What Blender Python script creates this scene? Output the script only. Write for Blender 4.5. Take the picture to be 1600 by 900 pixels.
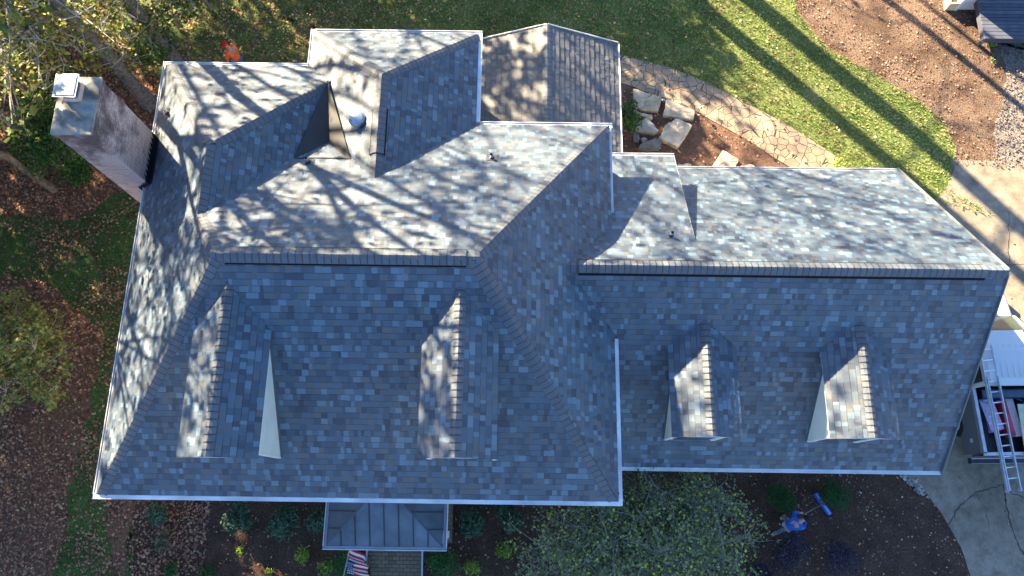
import bpy, bmesh, math, random
from mathutils import Vector, Matrix
R = math.radians
for o in list(bpy.data.objects): bpy.data.objects.remove(o)
scene = bpy.context.scene
# ------------------------------------------------------------------ camera
CAMH, PITCH, YAW, FPX = 23.0, R(16.0), R(0.75), 1150.0
cam = bpy.data.cameras.new('camera'); camo = bpy.data.objects.new('camera', cam)
scene.collection.objects.link(camo); scene.camera = camo
camo.location = (0, 0, CAMH); camo.rotation_euler = (PITCH, 0, YAW)
cam.sensor_width = 36; cam.lens = 36*FPX/1600; cam.clip_end = 2000; cam.clip_start = .1
scene.render.resolution_x = 1024; scene.render.resolution_y = 576
# ------------------------------------------------------------------ light
SUN = Vector((-1.21, 1.26, 0.76)).normalized()      # towards the sun
elev = math.asin(SUN.z); azi = math.atan2(SUN.x, SUN.y)
world = bpy.data.worlds.new('World'); scene.world = world; world.use_nodes = True
wn = world.node_tree; bg = wn.nodes['Background']
sky = wn.nodes.new('ShaderNodeTexSky'); sky.sky_type = 'NISHITA'; sky.sun_disc = False
sky.sun_elevation = elev; sky.sun_rotation = azi; sky.ozone_density = 5.5; sky.air_density = 1.0; sky.dust_density = 0.8
wn.links.new(sky.outputs[0], bg.inputs[0]); bg.inputs[1].default_value = 0.062
sl = bpy.data.lights.new('sun', 'SUN'); sl.energy = 5.0; sl.angle = R(0.5); sl.color = (1, .82, .54)
so = bpy.data.objects.new('sun', sl); scene.collection.objects.link(so)
so.rotation_euler = SUN.to_track_quat('Z', 'Y').to_euler()
vs = scene.view_settings; vs.view_transform = 'Standard'; vs.look = 'None'; vs.exposure = 2.95; vs.gamma = 1; vs.use_curve_mapping = False
scene.render.engine = 'CYCLES'

# ------------------------------------------------------------------ helpers
MR = Matrix.Rotation(YAW, 3, 'Z') @ Matrix.Rotation(PITCH, 3, 'X')
def at(u, v, z=0.0):
    d = MR @ Vector(((u-800)/FPX, -(v-450)/FPX, -1)); d = d/-d.z
    D = CAMH-z
    return Vector((d.x*D, d.y*D, z))
def srgb(r, g, b):
    f = lambda c: (c/255/12.92) if c/255 <= .04045 else ((c/255+.055)/1.055)**2.4
    return (f(r), f(g), f(b))
class MB:
    def __init__(s): s.v = []; s.f = []; s.c = []; s.m = []; s.uv = []
    def face(s, pts, col=(.5,.5,.5), mi=0, uv=None):
        n = len(s.v); s.v.extend([tuple(p) for p in pts]); s.f.append(tuple(range(n, n+len(pts)))); s.c.append(col); s.m.append(mi); s.uv.append(uv)
    def mesh(s, verts, faces, col=(.5,.5,.5), mi=0, uvs=None):
        n = len(s.v); s.v.extend([tuple(p) for p in verts])
        for k, f in enumerate(faces):
            s.f.append(tuple(n+i for i in f)); s.c.append(col); s.m.append(mi); s.uv.append(uvs[k] if uvs else None)
    def box(s, c, d, col=(.5,.5,.5), mi=0, M=None):
        x, y, z = d[0]/2, d[1]/2, d[2]/2
        vs_ = [Vector((a*x, b*y, e*z)) for a in (-1,1) for b in (-1,1) for e in (-1,1)]
        if M is not None: vs_ = [M @ p for p in vs_]
        vs_ = [p+Vector(c) for p in vs_]
        s.mesh(vs_, [(0,1,3,2),(4,6,7,5),(0,4,5,1),(2,3,7,6),(0,2,6,4),(1,5,7,3)], col, mi)
    def beam(s, a, b, w, h, col=(.5,.5,.5), mi=0, up=Vector((0,0,1))):
        a = Vector(a); b = Vector(b); y = (b-a); L = y.length; y = y/L
        x = y.cross(up)
        if x.length < 1e-4: x = y.cross(Vector((0,1,0)))
        x.normalize(); z = x.cross(y)
        M = Matrix((x, y, z)).transposed()
        s.box((a+b)/2, (w, L, h), col, mi, M)
    def tube(s, pts, rads, col=(.5,.5,.5), n=8, mi=0, caps=True):
        pts = [Vector(p) for p in pts]; base = len(s.v); prev = None
        for i, p in enumerate(pts):
            d = (pts[min(i+1, len(pts)-1)]-pts[max(i-1, 0)]).normalized()
            if prev is None: x = d.orthogonal().normalized()
            else: x = (prev-d*prev.dot(d)); x = x.normalized() if x.length > 1e-5 else d.orthogonal().normalized()
            prev = x; y = d.cross(x)
            r = rads[i] if hasattr(rads, '__len__') else rads
            for k in range(n):
                a = 2*math.pi*k/n; s.v.append(tuple(p+(x*math.cos(a)+y*math.sin(a))*r))
        for i in range(len(pts)-1):
            for k in range(n):
                a = base+i*n+k; b = base+i*n+(k+1)%n
                s.f.append((a, b, b+n, a+n)); s.c.append(col); s.m.append(mi); s.uv.append(None)
        if caps:
            s.f.append(tuple(base+k for k in range(n))[::-1]); s.c.append(col); s.m.append(mi); s.uv.append(None)
            t = base+(len(pts)-1)*n
            s.f.append(tuple(t+k for k in range(n))); s.c.append(col); s.m.append(mi); s.uv.append(None)
    def build(s, name, mats, parent=None, smooth=False, loc=None):
        me = bpy.data.meshes.new(name); me.from_pydata(s.v, [], s.f); 
        if not isinstance(mats, (list, tuple)): mats = [mats]
        for m in mats: me.materials.append(m)
        at_ = me.color_attributes.new('Col', 'FLOAT_COLOR', 'CORNER')
        buf = []
        for p, c in zip(me.polygons, s.c): buf.extend(list((c[0], c[1], c[2], 1))*p.loop_total)
        at_.data.foreach_set('color', buf)
        me.polygons.foreach_set('material_index', s.m)
        if any(u for u in s.uv):
            uvl = me.uv_layers.new(name='UVMap'); ub = []
            for p, u in zip(me.polygons, s.uv):
                if u: 
                    for q in u: ub.extend((q[0], q[1]))
                else: ub.extend([0, 0]*p.loop_total)
            uvl.data.foreach_set('uv', ub)
        if smooth: me.polygons.foreach_set('use_smooth', [True]*len(me.polygons))
        me.update()
        o = bpy.data.objects.new(name, me); scene.collection.objects.link(o)
        if parent is not None:
            o.parent = parent
            o.matrix_parent_inverse = Matrix.Identity(4)
        if loc is not None: o.location = loc
        return o
def tag(o, label=None, cat=None, group=None, kind=None):
    if label: o['label'] = label
    if cat: o['category'] = cat
    if group: o['group'] = group
    if kind: o['kind'] = kind
    return o
def thing(name, label, cat, loc=(0,0,0), rz=0, group=None):
    o = bpy.data.objects.new(name, None); scene.collection.objects.link(o)
    o.location = loc; o.rotation_euler = (0, 0, rz); o.empty_display_size = .2
    return tag(o, label, cat, group)
def local(o):   # world -> local function of an unscaled empty
    M = Matrix.Translation(o.location) @ Matrix.Rotation(o.rotation_euler.z, 4, 'Z'); return M.inverted()
def shift(mb, o):
    M = local(o); mb.v = [tuple(M @ Vector(p)) for p in mb.v]; return mb

def newmat(name):
    m = bpy.data.materials.new(name); m.use_nodes = True; nt = m.node_tree; return m, nt, nt.nodes['Principled BSDF']
def N(nt, t, **k):
    n = nt.nodes.new(t)
    for a, b in k.items(): setattr(n, a, b)
    return n
def colmat(name, rough=.8, nscale=8, namt=.3, spec=.3, bump=.0, bscale=40, metal=0, trans=0):
    """base colour from the mesh attribute Col, broken up by object-space noise"""
    m, nt, b = newmat(name)
    a = N(nt, 'ShaderNodeAttribute', attribute_name='Col')
    tc = N(nt, 'ShaderNodeTexCoord'); nz = N(nt, 'ShaderNodeTexNoise'); nz.inputs['Scale'].default_value = nscale; nz.inputs['Detail'].default_value = 5
    nt.links.new(tc.outputs['Object'], nz.inputs['Vector'])
    mr = N(nt, 'ShaderNodeMapRange'); mr.inputs['From Min'].default_value = .3; mr.inputs['From Max'].default_value = .7
    mr.inputs['To Min'].default_value = 1-namt; mr.inputs['To Max'].default_value = 1+namt
    nt.links.new(nz.outputs[0], mr.inputs[0])
    vm = N(nt, 'ShaderNodeVectorMath', operation='SCALE'); nt.links.new(a.outputs['Color'], vm.inputs[0]); nt.links.new(mr.outputs[0], vm.inputs['Scale'])
    nt.links.new(vm.outputs[0], b.inputs['Base Color'])
    b.inputs['Roughness'].default_value = rough; b.inputs['Specular IOR Level'].default_value = spec; b.inputs['Metallic'].default_value = metal
    if bump:
        n2 = N(nt, 'ShaderNodeTexNoise'); n2.inputs['Scale'].default_value = bscale; n2.inputs['Detail'].default_value = 4
        nt.links.new(tc.outputs['Object'], n2.inputs['Vector'])
        bp = N(nt, 'ShaderNodeBump'); bp.inputs['Strength'].default_value = bump; bp.inputs['Distance'].default_value = .02
        nt.links.new(n2.outputs[0], bp.inputs['Height']); nt.links.new(bp.outputs[0], b.inputs['Normal'])
    if trans:
        tr = N(nt, 'ShaderNodeBsdfTranslucent'); nt.links.new(vm.outputs[0], tr.inputs[0]); mx = N(nt, 'ShaderNodeMixShader'); mx.inputs[0].default_value = trans
        out = nt.nodes['Material Output']; nt.links.new(b.outputs[0], mx.inputs[1]); nt.links.new(tr.outputs[0], mx.inputs[2]); nt.links.new(mx.outputs[0], out.inputs[0])
    return m
def ramp(nt, stops):
    r = N(nt, 'ShaderNodeValToRGB'); e = r.color_ramp.elements
    while len(e) < len(stops): e.new(.5)
    for x, (p, c) in zip(e, stops): x.position = p; x.color = (*c, 1)
    return r
def noisemat(name, layers, rough=.95, bump=.5, bscale=30, bdist=.03, spec=.2):
    """layers: (scale, detail, stops) first layer is a ramp, later ones multiply (stops around 1)"""
    m, nt, b = newmat(name); tc = N(nt, 'ShaderNodeTexCoord'); cur = None
    for sc, det, stops in layers:
        nz = N(nt, 'ShaderNodeTexNoise'); nz.inputs['Scale'].default_value = sc; nz.inputs['Detail'].default_value = det; nz.inputs['Roughness'].default_value = .65
        nt.links.new(tc.outputs['Object'], nz.inputs['Vector']); r = ramp(nt, stops); nt.links.new(nz.outputs[0], r.inputs[0])
        if cur is None: cur = r.outputs[0]
        else:
            mx = N(nt, 'ShaderNodeMix', data_type='RGBA', blend_type='MULTIPLY'); mx.inputs[0].default_value = 1
            nt.links.new(cur, mx.inputs[6]); nt.links.new(r.outputs[0], mx.inputs[7]); cur = mx.outputs[2]
    nt.links.new(cur, b.inputs['Base Color']); b.inputs['Roughness'].default_value = rough; b.inputs['Specular IOR Level'].default_value = spec
    n2 = N(nt, 'ShaderNodeTexNoise'); n2.inputs['Scale'].default_value = bscale; n2.inputs['Detail'].default_value = 6
    nt.links.new(tc.outputs['Object'], n2.inputs['Vector']); bp = N(nt, 'ShaderNodeBump'); bp.inputs['Strength'].default_value = bump; bp.inputs['Distance'].default_value = bdist
    nt.links.new(n2.outputs[0], bp.inputs['Height']); nt.links.new(bp.outputs[0], b.inputs['Normal'])
    return m

M_shingle = colmat('shingle_granules', .58, 60, .12, .8, .3, 140)
M_shingle.node_tree.nodes['Principled BSDF'].inputs['Specular Tint'].default_value = (1, .95, .88, 1)
M_paint = colmat('painted_trim', .55, 3, .06, .35)
M_metal = colmat('aluminium', .38, 5, .15, .5, 0, 40, .75)
M_gutter = colmat('gutter_enamel', .5, 1.3, .22, .45)
M_dark = colmat('dark_rubber', .8, 6, .2, .2)
M_mem = colmat('membrane', .6, 2.0, .18, .45, .05, 8)
M_bark = colmat('bark', .95, 9, .45, .15, .8, 22)
M_leaf = colmat('leaf', .7, 2.5, .22, .25, 0, 40, 0, .3)
M_litter = colmat('fallen_leaf', .85, 3, .2, .15, 0, 40, 0, .12)
M_stone = colmat('stone', .85, 4, .3, .25, .6, 18)
M_cloth = colmat('cloth', .9, 20, .12, .1)
M_car = colmat('car_paint', .28, 1, .03, .6)
M_glass = colmat('glass', .06, 1, .02, .8)
M_lumber = colmat('lumber', .8, 5, .15, .2)
M_skin = colmat('skin', .6, 10, .05, .3)

# ------------------------------------------------------------------ the ground
def rag(poly, z, step=.35, amp=.09, seed=1, bounds=True):
    rnd = random.Random(seed); out = []
    P = [at(u, v, z) for u, v in poly]
    for i in range(len(P)):
        a, b = P[i], P[(i+1) % len(P)]; n = max(1, int((b-a).length/step)); d = (b-a).normalized(); nn = Vector((-d.y, d.x, 0))
        for k in range(n):
            p = a.lerp(b, k/n)
            if amp: p = p+nn*rnd.uniform(-amp, amp)
            out.append(p)
    return out
def smooth_poly(pts, n=5, closed=True):
    """Catmull-Rom through pixel points"""
    out = []; m = len(pts)
    for i in range(m):
        p0, p1, p2, p3 = [Vector((*pts[(i+k) % m], 0)) for k in (-1, 0, 1, 2)]
        for j in range(n):
            t = j/n; q = .5*((2*p1)+(p2-p0)*t+(2*p0-5*p1+4*p2-p3)*t*t+(3*p1-p0-3*p2+p3)*t**3); out.append((q.x, q.y))
    return out
def sheet(name, pts, mat, label=None, thick=0):
    bm = bmesh.new(); vs_ = [bm.verts.new(p) for p in pts]; f = bm.faces.new(vs_)
    bm.normal_update()
    if f.normal.z < 0: f.normal_flip()
    bmesh.ops.triangulate(bm, faces=[f])
    me = bpy.data.meshes.new(name); bm.to_mesh(me); bm.free(); me.materials.append(mat)
    uvl = me.uv_layers.new(name='UVMap')
    for l in me.loops: uvl.data[l.index].uv = me.vertices[l.vertex_index].co[:2]
    o = bpy.data.objects.new(name, me); scene.collection.objects.link(o); o['kind'] = 'structure'
    if label: o['label'] = label
    return o
def inside(p, poly):
    x, y = p[0], p[1]; c = False; j = len(poly)-1
    for i in range(len(poly)):
        xi, yi = poly[i][0], poly[i][1]; xj, yj = poly[j][0], poly[j][1]
        if (yi > y) != (yj > y) and x < (xj-xi)*(y-yi)/(yj-yi)+xi: c = not c
        j = i
    return c
W1c = (1, 1, 1)
M_soil = noisemat('leafy_soil', [(1.2, 6, [(.3, (.09,.055,.038)), (.5, (.18,.10,.066)), (.7, (.13,.10,.052))]), (9, 5, [(.3, (.45,.45,.45)), (.7, (1.5,1.4,1.3))])], bscale=14, bump=.9)
M_turf = noisemat('turf', [(.7, 5, [(.3, (.06,.08,.025)), (.52, (.12,.15,.045)), (.72, (.21,.20,.09))]), (14, 6, [(.3, (.4,.42,.4)), (.7, (1.6,1.6,1.5))])], bscale=30, bump=1)
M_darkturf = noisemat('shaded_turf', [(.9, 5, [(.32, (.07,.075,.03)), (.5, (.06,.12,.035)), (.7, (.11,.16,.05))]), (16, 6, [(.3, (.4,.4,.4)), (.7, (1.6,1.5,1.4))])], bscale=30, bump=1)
M_mulch = noisemat('dark_mulch', [(1.5, 6, [(.3, (.045,.026,.019)), (.7, (.10,.06,.042))]), (16, 6, [(.3, (.35,.35,.35)), (.7, (1.7,1.6,1.55))])], bscale=22, bump=1)
M_straw = noisemat('pine_straw', [(.8, 6, [(.30, (.04,.026,.02)), (.45, (.105,.068,.048)), (.6, (.165,.115,.082)), (.78, (.08,.055,.04))]), (13, 6, [(.3, (.5,.47,.45)), (.7, (1.5,1.45,1.4))])], bscale=22, bump=1)
M_bed = noisemat('red_soil', [(1.3, 6, [(.28, (.075,.042,.030)), (.7, (.16,.09,.062))]), (12, 6, [(.3, (.6,.6,.6)), (.7, (1.4,1.4,1.4))])], bscale=20, bump=.9)
M_gravel = noisemat('gravel', [(1.0, 5, [(.3, (.13,.105,.09)), (.7, (.27,.22,.19))]), (22, 3, [(.35, (.4,.4,.4)), (.65, (1.5,1.5,1.5))])], bscale=28, bump=1)
M_conc = noisemat('old_concrete', [(.45, 6, [(.25, (.13,.11,.08)), (.45, (.225,.19,.145)), (.62, (.285,.24,.185)), (.8, (.18,.16,.135))]), (2.7, 8, [(.3, (.62,.6,.58)), (.6, (1.12,1.12,1.12))]), (26, 4, [(.3, (.85,.85,.85)), (.7, (1.12,1.12,1.12))])], bscale=40, bump=.3, rough=.85)

g = MB(); g.face([(-600,-600,-.004), (600,-600,-.004), (600,600,-.004), (-600,600,-.004)])
go = g.build('ground', M_soil); go['kind'] = 'structure'
LAWN = smooth_poly([(200,-60),(700,-90),(1235,-60),(1240,5),(1290,70),(1350,106),(1420,148),(1472,190),(1492,238),(1480,290),(1462,318)], 4)+[(1380,340),(900,340),(900,120),(256,150),(225,90),(170,20)]
lawnP = rag(LAWN, .004, .25, .05, 3); sheet('lawn', lawnP, M_turf)
LEFT = [(205,960),(80,960),(98,840),(120,720),(150,600),(160,520),(120,480),(60,440),(-60,430),(-60,330),(120,345),(230,300),(160,780),(205,800)]
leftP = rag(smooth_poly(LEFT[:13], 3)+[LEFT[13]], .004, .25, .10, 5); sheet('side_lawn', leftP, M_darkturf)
STRAW = [(1236,-80),(1240,5),(1290,70),(1350,106),(1420,148),(1472,190),(1492,238),(1486,258),(1640,262),(1640,-80)]
strawP = rag(STRAW, .002, .25, .05, 7); sheet('pine_straw_bed', strawP, M_straw)
GRAV = smooth_poly([(1552,66),(1572,110),(1566,160),(1556,200),(1552,262)], 3)[:13]+[(1760,262),(1760,66)]
gravP = rag(GRAV, .006, .2, .07, 9); sheet('gravel_path', gravP, M_gravel)
FB = [(208,960),(196,850),(216,770),(800,700),(1420,700),(1441,762),(1472,803),(1502,856),(1518,905),(1530,960)]
fbP = rag(FB, .003, .2, .03, 11); sheet('mulch_bed', fbP, M_mulch)
DRV = [(1470,262),(1484,250),(1780,256),(1800,980),(1532,980),(1518,905),(1502,856),(1472,803),(1441,762),(1408,738),(1380,700),(1400,330),(1450,322),(1478,296),(1492,262)]
drvP = rag(DRV[1:], .009, .4, .0, 13); sheet('driveway', drvP, M_conc)
PT = [(940,82),(1000,94),(1060,110),(1115,135),(1170,163),(1235,198),(1300,240),(1345,272)]
PB = [(940,122),(990,136),(1046,156),(1080,170),(1120,192),(1165,217),(1205,243),(1250,275)]
BED = PB[:]+[(1230,300),(940,300)]
bedP = rag(BED, .010, .3, .03, 15); sheet('planting_bed', bedP, M_bed)
# flagstone path with mortar joints
m, nt, b = newmat('stamped_flagstone'); M_flag = m
tc = N(nt, 'ShaderNodeTexCoord'); vo = N(nt, 'ShaderNodeTexVoronoi', feature='DISTANCE_TO_EDGE'); vo.inputs['Scale'].default_value = 3.3; vo.inputs['Randomness'].default_value = .85
v2 = N(nt, 'ShaderNodeTexVoronoi', feature='F1'); v2.inputs['Scale'].default_value = 3.3; v2.inputs['Randomness'].default_value = .85
nz = N(nt, 'ShaderNodeTexNoise'); nz.inputs['Scale'].default_value = 3; nz.inputs['Detail'].default_value = 6
for n_ in (vo, v2, nz): nt.links.new(tc.outputs['Object'], n_.inputs['Vector'])
r1 = ramp(nt, [(.0, (.10,.08,.06)), (.014, (.16,.12,.09)), (.034, (1,1,1))]); nt.links.new(vo.outputs[0], r1.inputs[0])
r2 = ramp(nt, [(.3, (.23,.17,.115)), (.7, (.34,.26,.18))]); nt.links.new(nz.outputs[0], r2.inputs[0])
bwn = N(nt, 'ShaderNodeSeparateColor'); nt.links.new(v2.outputs['Color'], bwn.inputs[0])
mr = N(nt, 'ShaderNodeMapRange'); mr.inputs['To Min'].default_value = .75; mr.inputs['To Max'].default_value = 1.2; nt.links.new(bwn.outputs[0], mr.inputs[0])
vm = N(nt, 'ShaderNodeVectorMath', operation='SCALE'); nt.links.new(r2.outputs[0], vm.inputs[0]); nt.links.new(mr.outputs[0], vm.inputs['Scale'])
mx = N(nt, 'ShaderNodeMix', data_type='RGBA', blend_type='MULTIPLY'); mx.inputs[0].default_value = 1; nt.links.new(vm.outputs[0], mx.inputs[6]); nt.links.new(r1.outputs[0], mx.inputs[7])
nt.links.new(mx.outputs[2], b.inputs['Base Color']); b.inputs['Roughness'].default_value = .85
bp = N(nt, 'ShaderNodeBump'); bp.inputs['Strength'].default_value = .6; bp.inputs['Distance'].default_value = .02; nt.links.new(r1.outputs[0], bp.inputs['Height']); nt.links.new(bp.outputs[0], b.inputs['Normal'])
pathP = [at(u, v, .03) for u, v in smooth_poly(PT, 4)[:-3]]+[at(u, v, .03) for u, v in reversed(smooth_poly(PB, 4)[:-3])]
sheet('flagstone_path', pathP, M_flag)
kb = MB()
for line in (pathP,):
    for i in range(len(line)):
        a, c = line[i], line[(i+1) % len(line)]
        kb.face([a, c, Vector((c.x, c.y, 0)), Vector((a.x, a.y, 0))], (.16,.12,.08))
ko = kb.build('path_edge', M_stone); ko['kind'] = 'structure'
# driveway joint and cracks (narrow grooves filled with dirt)
def crack(name, pts, w, seed, col=(.035,.03,.025)):
    rnd = random.Random(seed); mb = MB(); P = []
    for i in range(len(pts)-1):
        for k in range(6):
            t = k/6; P.append((pts[i][0]*(1-t)+pts[i+1][0]*t+rnd.uniform(-1.6, 1.6), pts[i][1]*(1-t)+pts[i+1][1]*t+rnd.uniform(-1.6, 1.6)))
    P.append(pts[-1]); Q = [at(u, v, .0125) for u, v in P]; ws = [w*rnd.uniform(.35, 1.3) for _ in Q]; ws[-1] = .004
    for i in range(len(Q)-1):
        d = (Q[i+1]-Q[i]).normalized(); n_ = Vector((-d.y, d.x, 0))
        mb.face([Q[i]-n_*ws[i], Q[i]+n_*ws[i], Q[i+1]+n_*ws[i+1], Q[i+1]-n_*ws[i+1]], col)
    o = mb.build(name, M_dark); o['kind'] = 'structure'
crack('driveway_crack', [(1482,820),(1500,790),(1525,770),(1555,762),(1568,755)], .017, 1, (.07,.06,.05))
crack('driveway_crack', [(1568,755),(1572,790),(1580,820),(1590,850),(1600,868)], .02, 2, (.07,.06,.05))
crack('driveway_crack', [(1568,765),(1600,778),(1660,790)], .012, 3, (.07,.06,.05))
crack('driveway_crack', [(1525,770),(1540,795),(1545,830)], .012, 6, (.1,.09,.07))
crack('driveway_joint', [(1560,413),(1600,414),(1660,414)], .012, 4)
crack('driveway_joint', [(1576,330),(1576,380),(1577,412)], .012, 5)

# ------------------------------------------------------------------ shingles
PAL = [((.062,.095,.132), 36), ((.043,.067,.098), 26), ((.082,.094,.105), 14), ((.108,.165,.212), 15), ((.028,.042,.066), 9)]
PALC = [tuple(q*1.0 for q in c) for c, w in PAL for _ in range(w)]
def mulc(c, k): return (c[0]*k, c[1]*k, c[2]*k)
def clip(poly, a, b, c):   # keep a*u+b*v<=c
    out = []
    for i in range(len(poly)):
        p, q = poly[i], poly[(i+1) % len(poly)]; dp = a*p[0]+b*p[1]-c; dq = a*q[0]+b*q[1]-c
        if dp <= 0: out.append(p)
        if (dp < 0 < dq) or (dq < 0 < dp):
            t = dp/(dp-dq); out.append((p[0]+t*(q[0]-p[0]), p[1]+t*(q[1]-p[1])))
    return out
class Plane:
    """eave through (ex,ey,ez), inward unit dir (ix,iy), slope"""
    def __init__(s, e, i, slope): s.e = Vector(e); s.i = Vector((i[0], i[1], 0)).normalized(); s.s = slope; s.u = Vector((s.i.y, -s.i.x, 0)); s.k = math.sqrt(1+slope*slope); s.n = Vector((-s.i.x*slope, -s.i.y*slope, 1)).normalized()
    def z(s, x, y): return s.e.z+s.s*((x-s.e.x)*s.i.x+(y-s.e.y)*s.i.y)
    def uv(s, x, y): return ((x-s.e.x)*s.u.x+(y-s.e.y)*s.u.y, ((x-s.e.x)*s.i.x+(y-s.e.y)*s.i.y)*s.k)
    def P(s, u, v, h=0):
        d = v/s.k; return s.e+s.u*u+s.i*d+Vector((0,0,s.s*d))+s.n*h
def shingle(mb, pl, polys, seed, row=.143, pal=None, tone=1, th=.013):
    pal = pal or PALC
    for poly in polys:
        q = [pl.uv(*p) for p in poly]
        area = sum(q[i][0]*q[(i+1) % len(q)][1]-q[(i+1) % len(q)][0]*q[i][1] for i in range(len(q)))
        if area < 0: q = q[::-1]
        hp = []
        for i in range(len(q)):
            (x0, y0), (x1, y1) = q[i], q[(i+1) % len(q)]; a, b_ = (y1-y0), -(x1-x0); hp.append((a, b_, a*x0+b_*y0))
        umin, umax = min(p[0] for p in q), max(p[0] for p in q); vmin, vmax = min(p[1] for p in q), max(p[1] for p in q)
        for r in range(int(vmin//row), int(vmax//row)+1):
            rnd = random.Random(seed*7919+r*131); u = math.floor(-20); v0, v1 = r*row, (r+1)*row+.0
            rowt = rnd.uniform(.96, 1.04)
            u = -20+rnd.uniform(0, .3)
            run = 0; col = rnd.choice(pal)
            while u < umax:
                w = rnd.choice((.07, .09, .11, .12, .14, .16, .19)); c = rnd.choice(pal); hi = rnd.random() < .5
                j = rnd.uniform(.90, 1.10); vj = rnd.uniform(-.003, .003)
                if u+w > umin:
                    cell = [(u, v0), (u+w, v0), (u+w, v1), (u, v1)]
                    for a, b_, cc in hp:
                        cell = clip(cell, a, b_, cc)
                        if len(cell) < 3: break
                    if len(cell) >= 3:
                        h0 = th if hi else th*.55
                        H = lambda v: h0*(1-(v-v0)/row)+.002
                        top = [pl.P(a, b_, H(b_)) for a, b_ in cell]; bot = [pl.P(a, b_, -.004) for a, b_ in cell]
                        cl = mulc(c, j*rowt*tone)
                        mb.face(top, cl)
                        for i in range(len(cell)):
                            k = (i+1) % len(cell)
                            if cell[i][1] < v0+1e-4 and cell[k][1] < v0+1e-4:
                                mb.face([top[i], bot[i], bot[k], top[k]], (.02,.021,.024))
                            elif hi and abs(cell[i][0]-cell[k][0]) < 1e-6:
                                mb.face([top[i], bot[i], bot[k], top[k]], (.03,.032,.036))
                        # dark granule band painting in the shadow line under the next course
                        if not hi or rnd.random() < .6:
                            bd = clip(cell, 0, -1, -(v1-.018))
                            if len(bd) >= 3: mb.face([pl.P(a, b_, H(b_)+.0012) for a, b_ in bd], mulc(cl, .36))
                u += w
def slab(mb, pl, polys, col=(.06,.065,.07), drop=.03):
    for poly in polys: mb.face([Vector((x, y, pl.z(x, y)-drop)) for x, y in poly], col)
def caps(mb, A, B, n1, n2, w=.185, expo=.145, seed=1, lift=.02, tone=1):
    """folded cap shingles from low end A to high end B; n1,n2: horizontal sideways dirs with their drop per metre"""
    rnd = random.Random(seed); A = Vector(A); B = Vector(B); L = (B-A).length; d = (B-A)/L; k = int(L/expo)
    def side(n_):
        h = Vector((n_[0], n_[1], 0)).normalized(); q = d.cross(h*n_[2]+Vector((0,0,1))).normalized()
        return (q if q.dot(h) > 0 else -q)*w
    s1, s2 = side(n1), side(n2)
    up = Vector((0,0,1))
    for i in range(k+1):
        a = A+d*(i*expo); e = min(L, (i+1)*expo+.03); c = A+d*e; h0 = lift+.014; h1 = lift-.004
        if (c-a).length < .04: continue
        col = mulc(rnd.choice([(.074,.094,.118), (.064,.084,.110), (.086,.098,.116)]), rnd.uniform(.9, 1.1)*tone)
        P = [a+s1+up*h0*.7, a+up*(h0+.006), a+s2+up*h0*.7, c+s2+up*h1*.7, c+up*(h1+.004), c+s1+up*h1*.7]
        # bend the crown a little so that the fold is round
        m1, m2, m3, m4 = (P[0]+P[1])/2+up*.012, (P[1]+P[2])/2+up*.012, (P[3]+P[4])/2+up*.012, (P[4]+P[5])/2+up*.012
        rows0 = [P[0], m1, P[1], m2, P[2]]; rows1 = [P[5], m4, P[4], m3, P[3]]
        for q in range(4): mb.face([rows0[q], rows0[q+1], rows1[q+1], rows1[q]], col)
        for q in range(4): mb.face([rows0[q+1], rows0[q], rows0[q]-up*.03, rows0[q+1]-up*.03], (.018,.018,.02))
        if i: 
            for q in range(4):   # dark asphalt lip exposed along the butt of each cap
                r_ = d*.021; mb.face([rows0[q]-r_, rows0[q+1]-r_, rows0[q+1]+up*.002, rows0[q]+up*.002], (.024,.026,.032))
        for e0, e1 in ((P[0], P[5]), (P[2], P[3])): mb.face([e0, e1, e1-up*.04, e0-up*.04], (.03,.03,.035))

# ------------------------------------------------------------------ the house
house = thing('house', 'large house with blue grey shingle roof, four front dormers and a brick chimney', 'house')
ZE, ZG = 5.7, 3.0
g_ = .10   # shingles stop this far inside the outer gutter edge
pF = Plane((0,-.12,ZE), (0,1), .6765); pB = Plane((0,9.45,ZE), (0,-1), .678)
pL = Plane((-9.46,0,ZE), (1,0), .95); pR = Plane((2.49,0,ZE), (-1,0), .982)
pF.e.y += g_; pF.e.z += g_*pF.s; pB.e.y -= g_; pB.e.z += g_*pB.s; pL.e.x += g_; pL.e.z += g_*pL.s; pR.e.x -= g_; pR.e.z += g_*pR.s
XL, XR, YF, YB = -9.46+g_, 2.49-g_, -.12+g_, 9.45-g_
rid = (-6.05, -.81, 4.67)
hipL = lambda: (XL, YF)
mb = MB()
polyF = [[(XL,YF),(XR,YF),(rid[1],rid[2]),(rid[0],rid[2])]]
polyR = [[(XR,YF),(XR,YB),(rid[1],rid[2])]]
polyB = [[(rid[0],rid[2]),(rid[1],rid[2]),(XR,YB),(-6.0,YB),(-6.85,5.79)]]
polyL = [[(XL,YF),(rid[0],rid[2]),(-6.85,5.79),(XL,5.79)], [(XL,5.79),(-6.85,5.79),(-6.85,7.47),(XL,11.12-g_)]]
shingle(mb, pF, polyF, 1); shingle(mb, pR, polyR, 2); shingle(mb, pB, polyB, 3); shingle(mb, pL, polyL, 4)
for p_, q_ in ((pF,polyF),(pR,polyR),(pB,polyB),(pL,polyL)): slab(mb, p_, q_)
roof = mb.build('roof', M_shingle, house)
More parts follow.
